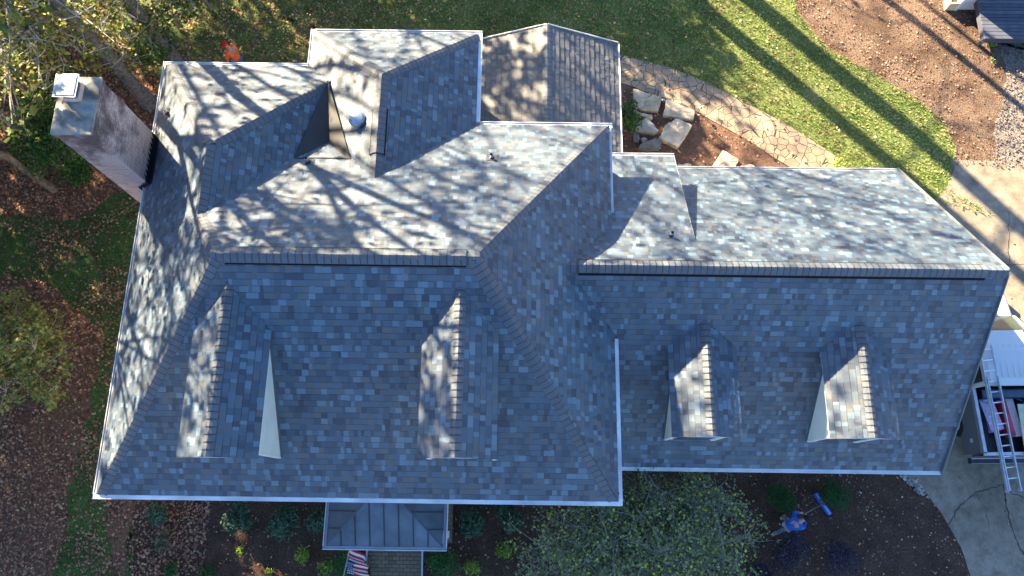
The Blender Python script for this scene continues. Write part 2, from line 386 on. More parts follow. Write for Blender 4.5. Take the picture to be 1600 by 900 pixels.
# west wing (back left)
ZW1 = 23-14.82
pW1B = Plane((0,11.12-g_,ZE+g_*.68), (0,-1), .68); pW1R = Plane((-4.24,0,ZE), (-1,0), .95)
mb = MB(); a_ = [[(XL,11.12-g_),(-6.85,7.47),(-4.24,11.12-g_)]]; b_2 = [[(-6.85,5.79),(-6.85,7.47),(-4.24,11.12-g_),(-4.24,5.79)]]
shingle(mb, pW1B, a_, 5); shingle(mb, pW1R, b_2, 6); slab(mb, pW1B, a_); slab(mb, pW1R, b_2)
tag(mb.build('wing_roof', M_shingle, house), 'hipped wing roof next to the chimney')
# north wing (back middle)
pW2L = Plane((-5.605+g_,0,ZE+g_*.678), (1,0), .678); pW2R = Plane((-.96-g_,0,ZE+g_*.678), (-1,0), .678); pW2B = Plane((0,12.18-g_,ZE+g_*.678), (0,-1), .678)
mb = MB(); l_ = [[(-5.605+g_,12.18-g_),(-3.28,9.857),(-3.28,6.9),(-5.605+g_,6.9)]]; r_ = [[(-.96-g_,12.18-g_),(-3.28,9.857),(-3.28,6.9),(-.96-g_,6.9)]]; k_ = [[(-5.605+g_,12.18-g_),(-.96-g_,12.18-g_),(-3.28,9.857)]]
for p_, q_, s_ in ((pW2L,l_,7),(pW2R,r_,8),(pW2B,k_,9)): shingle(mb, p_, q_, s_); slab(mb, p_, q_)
tag(mb.build('wing_roof', M_shingle, house), 'hipped wing roof behind the ridge with a round vent')
# garage wing
GX = 11.26
pGF = Plane((0,.76+g_,ZG+g_*.907), (0,1), .907); pGB = Plane((0,9.54-g_,ZG+g_*.907), (0,-1), .907)
mb = MB(); gf = [[(.2,.76+g_),(GX,.76+g_),(GX,5.15),(.2,5.15)]]; gb = [[(1.0,9.54-g_),(GX,9.54-g_),(GX,5.15),(1.0,5.15)]]
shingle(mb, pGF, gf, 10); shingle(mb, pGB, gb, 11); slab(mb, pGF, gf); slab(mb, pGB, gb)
tag(mb.build('garage_roof', M_shingle, house), 'long gabled garage roof with two small dormers')
# low pitched infill roof between house and garage
pS = Plane((0,9.25-g_,4.4+g_*.56), (0,-1), .56)
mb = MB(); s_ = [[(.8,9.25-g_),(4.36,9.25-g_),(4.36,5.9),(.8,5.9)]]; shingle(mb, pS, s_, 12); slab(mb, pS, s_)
mb.face([(4.36,9.2,4.45),(4.36,5.9,pS.z(0,5.9)-.01),(4.36,5.9,4.2),(4.36,9.2,4.2)], (.75,.74,.68))
for a, b_ in ((9.25-g_, 5.9),):
    mb.face([(4.362,a,pS.z(0,a)+.012),(4.362,b_,pS.z(0,b_)+.012),(4.362,b_,pS.z(0,b_)-.10),(4.362,a,pS.z(0,a)-.10)], (.75,.75,.72))
tag(mb.build('infill_roof', M_shingle, house), 'low infill roof between main roof and garage roof')
# porch roof (older grey shingles)
OLD = [(.115,.113,.112),(.095,.095,.097),(.135,.13,.125),(.08,.08,.083)]
zP, zPr = 23-20.2, 23-19.27
slP = (zPr-zP)/(3.2-.887)
pPR = Plane((3.2-.06,0,zP+.06*slP), (-1,0), slP); pPL = Plane((-1.43,0,zP), (1,0), slP)
mb = MB(); a_ = [[(3.14,13.85),(.887,13.85),(.887,8.2),(3.14,8.2)]]; b_2 = [[(-1.43,13.85),(.887,13.85),(.887,8.2),(-1.43,8.2)]]
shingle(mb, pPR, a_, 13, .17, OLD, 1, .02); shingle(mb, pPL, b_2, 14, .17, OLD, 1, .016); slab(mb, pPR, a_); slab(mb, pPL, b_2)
tag(mb.build('porch_roof', M_shingle, house), 'low pitched gabled porch roof in lighter worn grey shingles')

# caps on ridges and hips
def capset(name, segs, seed):
    mb = MB()
    for i, (A, B, n1, n2, kw) in enumerate(segs): caps(mb, A, B, n1, n2, seed=seed*10+i, **kw)
    return mb.build(name, M_shingle, roof)
z_m = 23-14.06
H = .0
capset('hip_cap', [((XL+.05,YF+.05,pF.z(0,YF+.05)), (rid[0],rid[2],z_m), (-1,0,.95), (0,-1,.68), {}),
    ((XR-.05,YF+.05,pF.z(0,YF+.05)), (rid[1],rid[2],z_m), (1,0,.98), (0,-1,.68), {}),
    ((XR-.05,YB-.05,pB.z(0,YB-.05)), (rid[1],rid[2],z_m), (1,0,.98), (0,1,.68), {}),
    ((-6.85,5.79,ZW1), (rid[0],rid[2],z_m), (-1,0,.95), (0,1,.68), {})], 1)
capset('ridge_cap', [((rid[0]-.1,rid[2],z_m), (rid[1]+.1,rid[2],z_m), (0,1,.62), (0,-1,.62), dict(w=.17, lift=.02)),
    ((-5.85,rid[2],z_m), (-.98,rid[2],z_m), (0,1,.5), (0,-1,.5), dict(w=.19, lift=.055))], 2)
capset('hip_cap', [((XL+.05,11.12-g_-.05,ZE+.12), (-6.85,7.47,ZW1), (-1,0,.95), (0,1,.68), {}),
    ((-4.85,10.26,23-16.72), (-6.85,7.47,ZW1), (1,0,.95), (0,1,.68), {}),
    ((-6.85,7.47,ZW1), (-6.85,5.79,ZW1), (-1,0,.95), (1,0,.95), {})], 3)
zr2 = 23-15.725
capset('hip_cap', [((-5.605+g_+.05,12.18-g_-.05,ZE+.1), (-3.28,9.857,zr2), (-1,0,.678), (0,1,.678), {}),
    ((-.96-g_-.05,12.18-g_-.05,ZE+.1), (-3.28,9.857,zr2), (1,0,.678), (0,1,.678), {}),
    ((-3.28,9.857,zr2), (-3.28,7.1,zr2), (-1,0,.62), (1,0,.62), {}),
    ((-3.28,8.95,zr2), (-3.28,7.75,zr2), (-1,0,.5), (1,0,.5), dict(w=.18, lift=.055))], 4)
zg = 23-16.02
capset('ridge_cap', [((GX,5.15,zg), (.9,5.15,zg), (0,1,.85), (0,-1,.85), {}),
    ((10.75,5.15,zg), (1.46,5.15,zg), (0,1,.65), (0,-1,.65), dict(w=.19, lift=.06))], 5)
mb = MB(); caps(mb, (.887,13.85,zPr), (.887,8.4,zPr), (-1,0,.38), (1,0,.38), w=.16, tone=1.1, seed=77); mb.build('ridge_cap', M_shingle, roof)

def ridge_vent(A, B, off, drop):
    mb = MB(); A = Vector(A); B = Vector(B); o_ = Vector(off)
    P = [o_+Vector((0,0,-drop)), o_+Vector((0,0,-drop+.045)), Vector((0,0,.055)), -o_+Vector((0,0,-drop+.045)), -o_+Vector((0,0,-drop))]
    for i in range(4): mb.face([A+P[i], B+P[i], B+P[i+1], A+P[i+1]], (.008,.008,.01))
    for Q in (A, B): mb.face([Q+p for p in P], (.01,.01,.012))
    mb.build('ridge_vent', M_dark, roof)
ridge_vent((-5.85,rid[2],z_m), (-.98,rid[2],z_m), (0,.188,0), .112)
ridge_vent((1.46,5.15,zg), (10.75,5.15,zg), (0,.19,0), .157)
ridge_vent((-3.28,7.75,zr2), (-3.28,8.95,zr2), (.183,0,0), .112)

# rubber membrane in the dead valley between the wings
mb = MB(); A, B, C_, M_ = Vector((-4.85,10.22,6.33)), Vector((-5.34,7.82,6.83)), Vector((-3.99,7.82,6.84)), Vector((-4.66,8.25,6.38))
for f_ in ((A,B,M_),(B,C_,M_),(C_,A,M_)): mb.face(f_, (.03,.029,.03))
for p_, q_ in ((A,B),(B,C_),(C_,A)): mb.face([p_, p_-Vector((0,0,.15)), q_-Vector((0,0,.15)), q_], (.015,.015,.016))
mm = B.lerp(C_, .5)
tag(mb.build('valley_membrane', M_mem, house), 'smooth grey triangular membrane in the dead valley between two wings')

# gutters: trough with outer lip and a pale leaf guard
def gutter(A, B, out, col=(.62,.64,.66), lip=(.82,.82,.80), w=.145, name='gutter', seed=0):
    A = Vector(A); B = Vector(B); o = Vector((out[0], out[1], 0)); mb = MB(); up = Vector((0,0,1)); d = (B-A).normalized()
    inn = -o
    P = [A, B]
    sec = [(0, .012), (.014, .012), (.018, -.012), (w, .004), (w, -.11), (.0, -.11)]   # offset inward, height
    cols = [lip, lip, col, col, lip, lip]
    for i in range(len(sec)-1):
        (a0, h0), (a1, h1) = sec[i], sec[i+1]
        mb.face([A+inn*a0+up*h0, B+inn*a0+up*h0, B+inn*a1+up*h1, A+inn*a1+up*h1], cols[i])
    mb.face([A+up*.012, B+up*.012, B-up*.11, A-up*.11], lip)
    for Q in (A, B): mb.face([Q+inn*a+up*h for a, h in sec], lip)
    rnd = random.Random(seed+int(A.x*10)); L = (B-A).length; t = rnd.uniform(.6, 2)
    while t < L-.3:
        q = A+d*t; mb.beam(q+inn*.012+up*.006, q+inn*w+up*.012, .012, .006, mulc(col, .8)); t += rnd.uniform(2.2, 3.3)
    return mb.build(name, M_gutter, house)
zz = ZE+.045
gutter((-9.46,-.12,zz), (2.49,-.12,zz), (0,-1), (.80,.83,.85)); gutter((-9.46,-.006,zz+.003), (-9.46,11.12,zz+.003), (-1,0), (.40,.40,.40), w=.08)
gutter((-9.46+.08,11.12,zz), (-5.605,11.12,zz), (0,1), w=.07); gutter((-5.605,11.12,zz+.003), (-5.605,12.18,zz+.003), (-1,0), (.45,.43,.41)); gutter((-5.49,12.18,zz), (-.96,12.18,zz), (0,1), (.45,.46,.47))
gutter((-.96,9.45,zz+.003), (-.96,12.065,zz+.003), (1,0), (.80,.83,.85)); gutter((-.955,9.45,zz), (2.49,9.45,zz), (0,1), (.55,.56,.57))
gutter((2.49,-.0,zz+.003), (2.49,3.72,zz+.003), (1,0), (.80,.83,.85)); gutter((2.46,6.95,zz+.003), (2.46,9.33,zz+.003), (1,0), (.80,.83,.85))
zz = ZG+.045
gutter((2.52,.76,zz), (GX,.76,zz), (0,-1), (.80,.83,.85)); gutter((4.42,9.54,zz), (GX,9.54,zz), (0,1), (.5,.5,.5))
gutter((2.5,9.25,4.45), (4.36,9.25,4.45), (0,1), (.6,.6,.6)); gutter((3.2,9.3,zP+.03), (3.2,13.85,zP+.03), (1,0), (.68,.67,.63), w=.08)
# rake trim
W_ = (.78,.78,.75)
for y0 in (.8, 9.5):
    mb = MB(); mb.beam((GX+.012,y0,ZG+.05 if y0 < 5 else ZG+.05), (GX+.012,5.15,zg-.03), .02, .14, (.16,.17,.18)); mb.build('rake_trim', M_paint, house)
for x0 in (-1.43, 3.14):
    mb = MB(); mb.beam((x0,13.87,zP), (.887,13.87,zPr-.03), .02, .14, W_); mb.build('rake_trim', M_paint, house)

# walls (siding) under the eaves, windows and doors
m, nt, b = newmat('lap_siding'); M_siding = m
a = N(nt, 'ShaderNodeAttribute', attribute_name='Col'); tc = N(nt, 'ShaderNodeTexCoord'); sp = N(nt, 'ShaderNodeSeparateXYZ'); nt.links.new(tc.outputs['Object'], sp.inputs[0])
ma = N(nt, 'ShaderNodeMath', operation='MULTIPLY'); ma.inputs[1].default_value = 7.7; nt.links.new(sp.outputs[2], ma.inputs[0])
fr = N(nt, 'ShaderNodeMath', operation='FRACT'); nt.links.new(ma.outputs[0], fr.inputs[0])
bp = N(nt, 'ShaderNodeBump'); bp.inputs['Strength'].default_value = .5; bp.inputs['Distance'].default_value = .02; nt.links.new(fr.outputs[0], bp.inputs['Height'])
nt.links.new(bp.outputs[0], b.inputs['Normal']); nt.links.new(a.outputs['Color'], b.inputs['Base Color']); b.inputs['Roughness'].default_value = .6
CR = (.66,.66,.58)
def wallbox(mb, x0, x1, y0, y1, z0, z1, col=CR): mb.box(((x0+x1)/2,(y0+y1)/2,(z0+z1)/2), (x1-x0,y1-y0,z1-z0), col)
mb = MB(); wallbox(mb, -9.1, 2.1, .3, 9.0, 0, ZE+.05); wallbox(mb, -9.1, -4.6, 8.9, 10.75, 0, ZE+.05); wallbox(mb, -5.2, -1.35, 8.8, 11.8, 0, ZE+.049)
wallbox(mb, 2.0, 10.95, 1.15, 9.2, 0, ZG+.05); wallbox(mb, 2.2, 4.2, 8.0, 8.95, 0, 4.3); wallbox(mb, -1.3, 3.0, 9.0, 13.6, 0, zP)
x = 10.95; mb.face([(x,1.15,ZG),(x,9.2,ZG),(x,5.15,zg-.25)], CR); mb.face([(2.2,8.95,4.3),(4.2,8.95,4.3),(4.2,6.2,5.9),(4.2,6.2,3)], CR)
mb.build('wall', M_siding, house)
def window(x, y, z, w, h, ny, parent=house):
    f = MB(); s = -1 if ny < 0 else 1
    for dx, dz, ww, hh in ((0,h/2,w+.12,.07),(0,-h/2,w+.12,.07),(-w/2,0,.07,h),(w/2,0,.07,h),(0,0,w,.035)): f.box((x+dx,y+s*.03,z+dz), (ww,.06,hh), (.78,.78,.76))
    fo = f.build('window', M_paint, parent)
    p = MB(); p.box((x,y+s*.012,z), (w-.05,.012,h-.05), (.03,.04,.05)); p.build('pane', M_glass, fo)
for x in (-8, -6.2, -1.6, .5):
    window(x, .3, 1.7, .9, 1.5, -1); window(x, .3, 4.4, .9, 1.3, -1)
for x in (4.6, 7.0, 9.3): window(x, 1.15, 1.6, .9, 1.3, -1)
for x in (-8, -6.6): window(x, 10.75, 1.7, .9, 1.5, 1); window(x, 10.75, 4.4, .9, 1.3, 1)
mb = MB(); mb.box((-3.52,.27,1.05), (.95,.06,2.1), (.12,.02,.02)); dr = mb.build('door', M_paint, house); mb = MB(); mb.box((-3.15,.22,1.0), (.05,.05,.12), (.5,.4,.15)); mb.build('handle', M_metal, dr)

# dormers
def dormer(xl, xr, yf, ze, zr, base, wy, ov, seed, label):
    xc = (xl+xr)/2; sl_ = (zr-ze)/(xr-xc)
    yb = lambda z: (z-base.e.z)/base.s+base.e.y
    w0 = MB(); cw = (.74,.75,.64)
    a, c = xl+ov, xr-ov; zb = base.z(0, wy)-.02
    ye = yb(ze)
    top = ze+ov*sl_-.03
    w0.face([(a,wy,zb),(c,wy,zb),(c,wy,top),(xc,wy,zr-.06),(a,wy,top)], cw)
    w0.face([(a,wy,zb),(a,wy,top),(a,yb(top)+.05,top)], cw); w0.face([(c,wy,zb),(c,yb(top)+.05,top),(c,wy,top)], cw)
    wo = tag(w0.build('dormer', M_paint, house), label)
    f = MB(); tw = (.80,.80,.74)
    for x in (a, c):
        s = -1 if x == a else 1
        f.box((x+s*.004-s*.03,wy-.012,(zb+top)/2+.03), (.08,.03,top-zb-.06), tw)
    f.beam((xl+.05,yf+.025,ze-.075+.05*sl_), (xc,yf+.025,zr-.075), .025, .11, tw); f.beam((xr-.05,yf+.025,ze-.075+.05*sl_), (xc,yf+.025,zr-.075), .025, .11, tw)
    f.box((xc,wy-.03,top-.06), (c-a,.03,.07), tw)
    f.beam((xl+.03,yf+.06,ze-.055), (xl+.03,ye,ze-.055), .02, .05, tw); f.beam((xr-.03,yf+.06,ze-.055), (xr-.03,ye,ze-.055), .02, .05, tw)
    f.box((xc,(yf+wy)/2,ze-.05), (xr-xl-.06,abs(wy-yf)-.03,.012), tw)
    f.build('trim', M_paint, wo)
    for x, s in ((a,-1),(c,1)):   # dark step flashing at the foot of the cheeks
        fl = MB()
        fl.face([(x+s*.05,wy,base.z(0,wy)+.018),(x,wy,base.z(0,wy)+.03),(x,ye,base.z(0,ye)+.03),(x+s*.05,ye,base.z(0,ye)+.018)], (.10,.10,.11))
        fl.build('flashing', M_dark, wo)
    s = MB(); pl1 = Plane((xl,0,ze), (1,0), sl_); pr1 = Plane((xr,0,ze), (-1,0), sl_)
    yr = yb(zr)+.05
    q1 = [[(xl,yf),(xc,yf),(xc,yr),(xl,ye+.05)]]; q2 = [[(xr,yf),(xc,yf),(xc,yr),(xr,ye+.05)]]
    shingle(s, pl1, q1, seed); shingle(s, pr1, q2, seed+1); slab(s, pl1, q1, drop=.02); slab(s, pr1, q2, drop=.02)
    s.build('dormer_roof', M_shingle, wo)
    k = MB(); caps(k, (xc,yf,zr), (xc,yr+.1,zr+.0), (-1,0,sl_*.9), (1,0,sl_*.9), w=.14, seed=seed); k.build('ridge_cap', M_shingle, wo)
    p = MB(); p.box((xc,wy-.01,(zb+top)/2), (c-a-.35,.02,top-zb-.5), (.03,.04,.05)); p.build('pane', M_glass, wo)
De = 14.98
dormer(-.4455*De, -.3375*De, .70, 23-De, 23-14.42, pF, .82, .06, 31, 'leftmost dormer, its bright pale cheek wall facing right')
dormer(-.1265*De, -.0215*De, .75, 23-De, 23-14.42, pF, .84, .05, 41, 'dormer in the middle of the front roof with a sun dappled left slope')
De = 17.42
dormer(.2127*De, .3066*De, 1.43, 23-De, 23-16.95, pGF, 1.53, .19, 51, 'nearer of the two small garage dormers, with a narrow pale cheek')
dormer(.4236*De, .5165*De, 1.44, 23-De, 23-16.95, pGF, 1.53, .19, 61, 'right hand garage dormer showing a wide pale cheek wall')

# brick chimney
m, nt, b = newmat('chimney_brick'); M_brick = m
uvn = N(nt, 'ShaderNodeUVMap'); bt = N(nt, 'ShaderNodeTexBrick'); nt.links.new(uvn.outputs[0], bt.inputs['Vector'])
bt.inputs['Scale'].default_value = 1; bt.inputs['Brick Width'].default_value = .21; bt.inputs['Row Height'].default_value = .072; bt.inputs['Mortar Size'].default_value = .009; bt.inputs['Mortar Smooth'].default_value = .2
bt.inputs['Color1'].default_value = (.50,.28,.22,1); bt.inputs['Color2'].default_value = (.64,.43,.36,1); bt.inputs['Mortar'].default_value = (.62,.55,.50,1)
tc = N(nt, 'ShaderNodeTexCoord'); nz = N(nt, 'ShaderNodeTexNoise'); nz.inputs['Scale'].default_value = 1.4; nz.inputs['Detail'].default_value = 8; nz.inputs['Roughness'].default_value = .7; nt.links.new(tc.outputs['Object'], nz.inputs['Vector'])
sx = N(nt, 'ShaderNodeSeparateXYZ'); nt.links.new(tc.outputs['Object'], sx.inputs[0]); 
zr_ = N(nt, 'ShaderNodeMapRange'); zr_.inputs['From Min'].default_value = 6.6; zr_.inputs['From Max'].default_value = 8.7; zr_.inputs['To Min'].default_value = -.06; zr_.inputs['To Max'].default_value = .20; nt.links.new(sx.outputs[2], zr_.inputs[0])
ad = N(nt, 'ShaderNodeMath', operation='ADD'); nt.links.new(nz.outputs[0], ad.inputs[0]); nt.links.new(zr_.outputs[0], ad.inputs[1])
rr = ramp(nt, [(.50, (1,1,1)), (.66, (.30,.28,.30)), (.8, (.16,.15,.17))]); nt.links.new(ad.outputs[0], rr.inputs[0])
mx = N(nt, 'ShaderNodeMix', data_type='RGBA', blend_type='MULTIPLY'); mx.inputs[0].default_value = 1; nt.links.new(bt.outputs[0], mx.inputs[6]); nt.links.new(rr.outputs[0], mx.inputs[7]); nt.links.new(mx.outputs[2], b.inputs['Base Color'])
bp = N(nt, 'ShaderNodeBump'); bp.inputs['Strength'].default_value = .8; bp.inputs['Distance'].default_value = .012; bp.invert = True; nt.links.new(bt.outputs['Fac'], bp.inputs['Height']); nt.links.new(bp.outputs[0], b.inputs['Normal']); b.inputs['Roughness'].default_value = .9
cx0, cx1, cy0, cy1, ct = -10.04, -9.22, 7.48, 8.81, 8.60
def brickbox(mb, x0, x1, y0, y1, z0, z1):
    for (a, c, u0) in (((x0,y0),(x1,y0),0),((x1,y0),(x1,y1),3),((x1,y1),(x0,y1),6),((x0,y1),(x0,y0),9)):
        L = math.hypot(c[0]-a[0], c[1]-a[1])
        mb.face([(a[0],a[1],z0),(c[0],c[1],z0),(c[0],c[1],z1),(a[0],a[1],z1)], uv=[(u0,z0),(u0+L,z0),(u0+L,z1),(u0,z1)])
    mb.face([(x0,y0,z1),(x1,y0,z1),(x1,y1,z1),(x0,y1,z1)], uv=[(0,0),(.8,0),(.8,1.3),(0,1.3)])
mb = MB(); brickbox(mb, cx0, cx1, cy0, cy1, 0, ct-.14); brickbox(mb, cx0-.03, cx1+.03, cy0-.03, cy1+.03, ct-.14, ct)
chim = tag(mb.build('chimney', M_brick, house), 'tall brick chimney stained black near its top')
m, nt, b = newmat('stained_mortar'); tc = N(nt, 'ShaderNodeTexCoord'); nz = N(nt, 'ShaderNodeTexNoise'); nz.inputs['Scale'].default_value = 2.2; nz.inputs['Detail'].default_value = 7; nt.links.new(tc.outputs['Object'], nz.inputs['Vector'])
rr = ramp(nt, [(.36, (.10,.095,.08)), (.47, (.22,.21,.185)), (.56, (.36,.31,.23)), (.68, (.18,.22,.25))]); nt.links.new(nz.outputs[0], rr.inputs[0]); nt.links.new(rr.outputs[0], b.inputs['Base Color']); b.inputs['Roughness'].default_value = .8
mb = MB(); e = .035; P0 = [(cx0-e,cy0-e),(cx1+e,cy0-e),(cx1+e,cy1+e),(cx0-e,cy1+e)]; P1 = [(cx0+.2,cy0+.45),(cx1-.25,cy0+.45),(cx1-.25,cy1-.2),(cx0+.2,cy1-.2)]
mb.mesh([(*p, ct) for p in P0]+[(*p, ct+.05) for p in P0]+[(*p, ct+.11) for p in P1], [(0,1,5,4),(1,2,6,5),(2,3,7,6),(3,0,4,7),(4,5,9,8),(5,6,10,9),(6,7,11,10),(7,4,8,11),(8,9,10,11)])
mb.build('crown', m, chim)
mb = MB(); fx, fy = cx0+.38, cy0+.92
mb.box((fx,fy,ct+.17), (.36,.42,.14), (.62,.42,.33)); mb.build('flue_liner', M_stone, chim)
mb = MB(); 
for sx_ in (-1,1):
    for sy_ in (-1,1): mb.beam((fx+sx_*.15,fy+sy_*.18,ct+.2), (fx+sx_*.15,fy+sy_*.18,ct+.42), .012, .012, (.5,.5,.5))
mb.box((fx,fy,ct+.30), (.30,.36,.18), (.16,.17,.18)); mb.box((fx-.02,fy,ct+.425), (.50,.56,.016), (.55,.60,.63)); mb.box((fx-.02,fy,ct+.435), (.42,.48,.03), (.40,.45,.48))
mb.build('chimney_cap', M_metal, chim)
# stepped black flashing on the two faces seen, and the cricket pan
mb = MB(); blk = (.02,.02,.024)
y = cy0-.02; 
nst = 9
for i in range(nst):
    y0 = cy0+(cy1-cy0)*i/nst; y1 = y0+(cy1-cy0)/nst; zt = pL.z(cx1, 0)
    zt_ = zt+.30+.0*i
    mb.mesh([(cx1+.006,y0,zt-.1),(cx1+.006,y1,zt-.1),(cx1+.006,y1,zt_),(cx1+.006,y0,zt_-.13)], [(0,1,2,3)], blk)
for i in range(4):
    x0 = cx0+(cx1-cx0)*(.55+.45*i/4); x1 = x0+(cx1-cx0)*.45/4; zz_ = pL.z(x1, 0)+.22
    mb.mesh([(x0,cy0-.006,zz_-.5),(x1,cy0-.006,zz_-.5),(x1,cy0-.006,zz_),(x0,cy0-.006,zz_-.16)], [(0,1,2,3)], blk)
mb.face([(cx1,cy0-.05,pL.z(cx1,0)+.022),(cx1+.16,cy0-.02,pL.z(cx1+.16,0)+.022),(cx1+.16,cy1+.05,pL.z(cx1+.16,0)+.022),(cx1,cy1+.05,pL.z(cx1,0)+.022)], blk)
mb.build('step_flashing', M_dark, chim)

# vents
def pipe_vent(u, v, pl, h=.28, r=.04, col=(.75,.75,.74)):
    # intersect pixel ray with the plane
    d = MR @ Vector(((u-800)/FPX, -(v-450)/FPX, -1)); o_ = Vector((0,0,CAMH))
    t = (pl.e-o_).dot(pl.n)/d.dot(pl.n); p = o_+d*t
    mb = MB(); mb.tube([p-Vector((0,0,.05)), p+Vector((0,0,h*.45))], [r*2.0, r*1.25], (.10,.10,.11), 14)
    mb.tube([p, p+Vector((0,0,h))], r, col, 14, caps=False); mb.tube([p+Vector((0,0,h-.005)), p+Vector((0,0,h-.03))], r*.82, (.03,.03,.03), 12)
    q = [p+pl.u*a+((pl.i+Vector((0,0,pl.s))).normalized())*c+pl.n*.02 for a, c in ((-.13,-.14),(.13,-.14),(.13,.12),(-.13,.12))]
    mb.face(q, (.16,.17,.19))
    return mb.build('pipe_vent', M_metal, roof), p
for args in ((482,254,pB,.26),(768,247,pB,.2),(1048,368,pS,.22),(262,178,pL,.25)): pipe_vent(*args)
d = MR @ Vector(((560-800)/FPX, -(190-450)/FPX, -1)); o_ = Vector((0,0,CAMH)); t = (pW2L.e-o_).dot(pW2L.n)/d.dot(pW2L.n); p = o_+d*t
mb = MB(); prof = [(.12,-.05),(.12,.10),(.21,.11),(.21,.15),(.19,.20),(.14,.235),(.07,.25),(.0,.255)]
mb.tube([p+Vector((0,0,h)) for _, h in prof], [max(r_1, .002) for r_1, _ in prof], (.40,.46,.52), 28)
q = [p+pW2L.u*a+((pW2L.i+Vector((0,0,pW2L.s))).normalized())*c+pW2L.n*.022 for a, c in ((-.22,-.22),(.22,-.22),(.22,.2),(-.22,.2))]; mb.face(q, (.10,.12,.15))
tag(mb.build('roof_vent', M_metal, roof, smooth=False), 'round domed metal vent')

# portico: low metal hip roof on two posts
zp_ = 23-19.9; zt = zp_+.62
x0, x1, yf = -.2425*19.9, -.0832*19.9, -.0655*19.9; y1 = .3
mb = MB(); slc = (.10,.125,.155)
hx0, hx1, hy = x0+1.12, x1-1.12, yf+1.22
A = [(x0+.1,yf+.1,zp_),(x1-.1,yf+.1,zp_),(x1-.1,y1,zp_),(x0+.1,y1,zp_)]
yt = yf+1.32
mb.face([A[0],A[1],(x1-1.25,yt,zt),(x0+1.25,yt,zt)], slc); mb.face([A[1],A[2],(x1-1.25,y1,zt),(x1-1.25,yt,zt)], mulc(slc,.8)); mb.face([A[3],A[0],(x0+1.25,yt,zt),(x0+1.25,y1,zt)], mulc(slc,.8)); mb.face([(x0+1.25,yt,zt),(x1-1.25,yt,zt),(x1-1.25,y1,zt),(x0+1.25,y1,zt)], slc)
por = tag(mb.build('portico_roof', colmat('weathered_metal', .45, 1.8, .35, .5, .05, 5, .35), house), 'small standing seam metal hip roof over the front entry')
mb = MB(); sc_ = (.045,.05,.055)
W0 = x1-x0-.2
for i in range(1, 8):
    fx = i/8; xb = x0+.1+W0*fx; 
    if fx*W0 < 1.15: k = (fx*W0)/1.15
    elif (1-fx)*W0 < 1.15: k = ((1-fx)*W0)/1.15
    else: k = 1
    mb.beam((xb,yf+.1,zp_+.012), (xb,yf+.1+(yt-yf-.1)*k,zp_+.012+(zt-zp_)*k), .022, .03, sc_)
for k in (.35, .7):
    for s in (0, 1):
        xe = x0+.1 if s == 0 else x1-.1; xt = x0+.1+1.15*k if s == 0 else x1-.1-1.15*k
        yy = yf+.1+(yt-yf-.1)*k; mb.beam((xe,yy,zp_+.012), (xt,yy,zp_+.012+(zt-zp_)*k), .02, .03, sc_)
for a, c in (((x0+.1,yf+.1,zp_+.015),(x0+1.25,yt,zt+.015)),((x1-.1,yf+.1,zp_+.015),(x1-1.25,yt,zt+.015))): mb.beam(a, c, .035, .02, (.10,.11,.125))
mb.build('seam', M_metal, por)
def pg(A, B, out): 
    o = gutter(A, B, out, (.20,.25,.31), (.80,.78,.74), w=.09, name='gutter'); o.parent = por; return o
pg((x0,yf,zp_), (x1,yf,zp_), (0,-1)); pg((x0,yf+.09,zp_+.002), (x0,.3,zp_+.002), (-1,0)); pg((x1,yf+.09,zp_+.002), (x1,.3,zp_+.002), (1,0))
for x in (x0+.25, x1-.25):
    mb = MB()
    for zc, w_ in ((.16,.28),(1.5,.2),(2.85,.26)): mb.box((x,yf+.3,zc), (w_,w_,.12 if zc != 1.5 else 2.8), (.78,.78,.76))
    mb.build('post', M_paint, por)

# ------------------------------------------------------------------ front walk, steps, rails
m, nt, b = newmat('brick_paving'); uvn = N(nt, 'ShaderNodeUVMap'); bt = N(nt, 'ShaderNodeTexBrick'); nt.links.new(uvn.outputs[0], bt.inputs['Vector'])
bt.inputs['Scale'].default_value = 1; bt.inputs['Brick Width'].default_value = .21; bt.inputs['Row Height'].default_value = .11; bt.inputs['Mortar Size'].default_value = .008
bt.inputs['Color1'].default_value = (.17,.125,.08,1); bt.inputs['Color2'].default_value = (.24,.18,.12,1); bt.inputs['Mortar'].default_value = (.05,.04,.03,1); nt.links.new(bt.outputs[0], b.inputs['Base Color']); b.inputs['Roughness'].default_value = .9
wx0, wx1 = at(579,880,.1).x, at(658,880,.1).x
def flat(mb, x0, x1, y0, y1, z, h=.1):
    mb.face([(x0,y0,z),(x1,y0,z),(x1,y1,z),(x0,y1,z)], uv=[(x0,y0),(x1,y0),(x1,y1),(x0,y1)])
    for A, B in (((x0,y0),(x1,y0)),((x1,y0),(x1,y1)),((x1,y1),(x0,y1)),((x0,y1),(x0,y0))): mb.face([(*A,z-h),(*B,z-h),(*B,z),(*A,z)], uv=[(0,0),(1,0),(1,h),(0,h)])
mb = MB(); flat(mb, wx0, wx1, -7, -1.95, .06, .07); flat(mb, wx0-.05, wx1+.05, -1.95, -1.6, .2, .2); flat(mb, wx0-.05, wx1+.05, -1.6, -1.25, .34, .34); flat(mb, x0+.1, x1-.1, -1.25, .3, .48, .48)
o = mb.build('front_walk', m); o['kind'] = 'structure'
rails = []
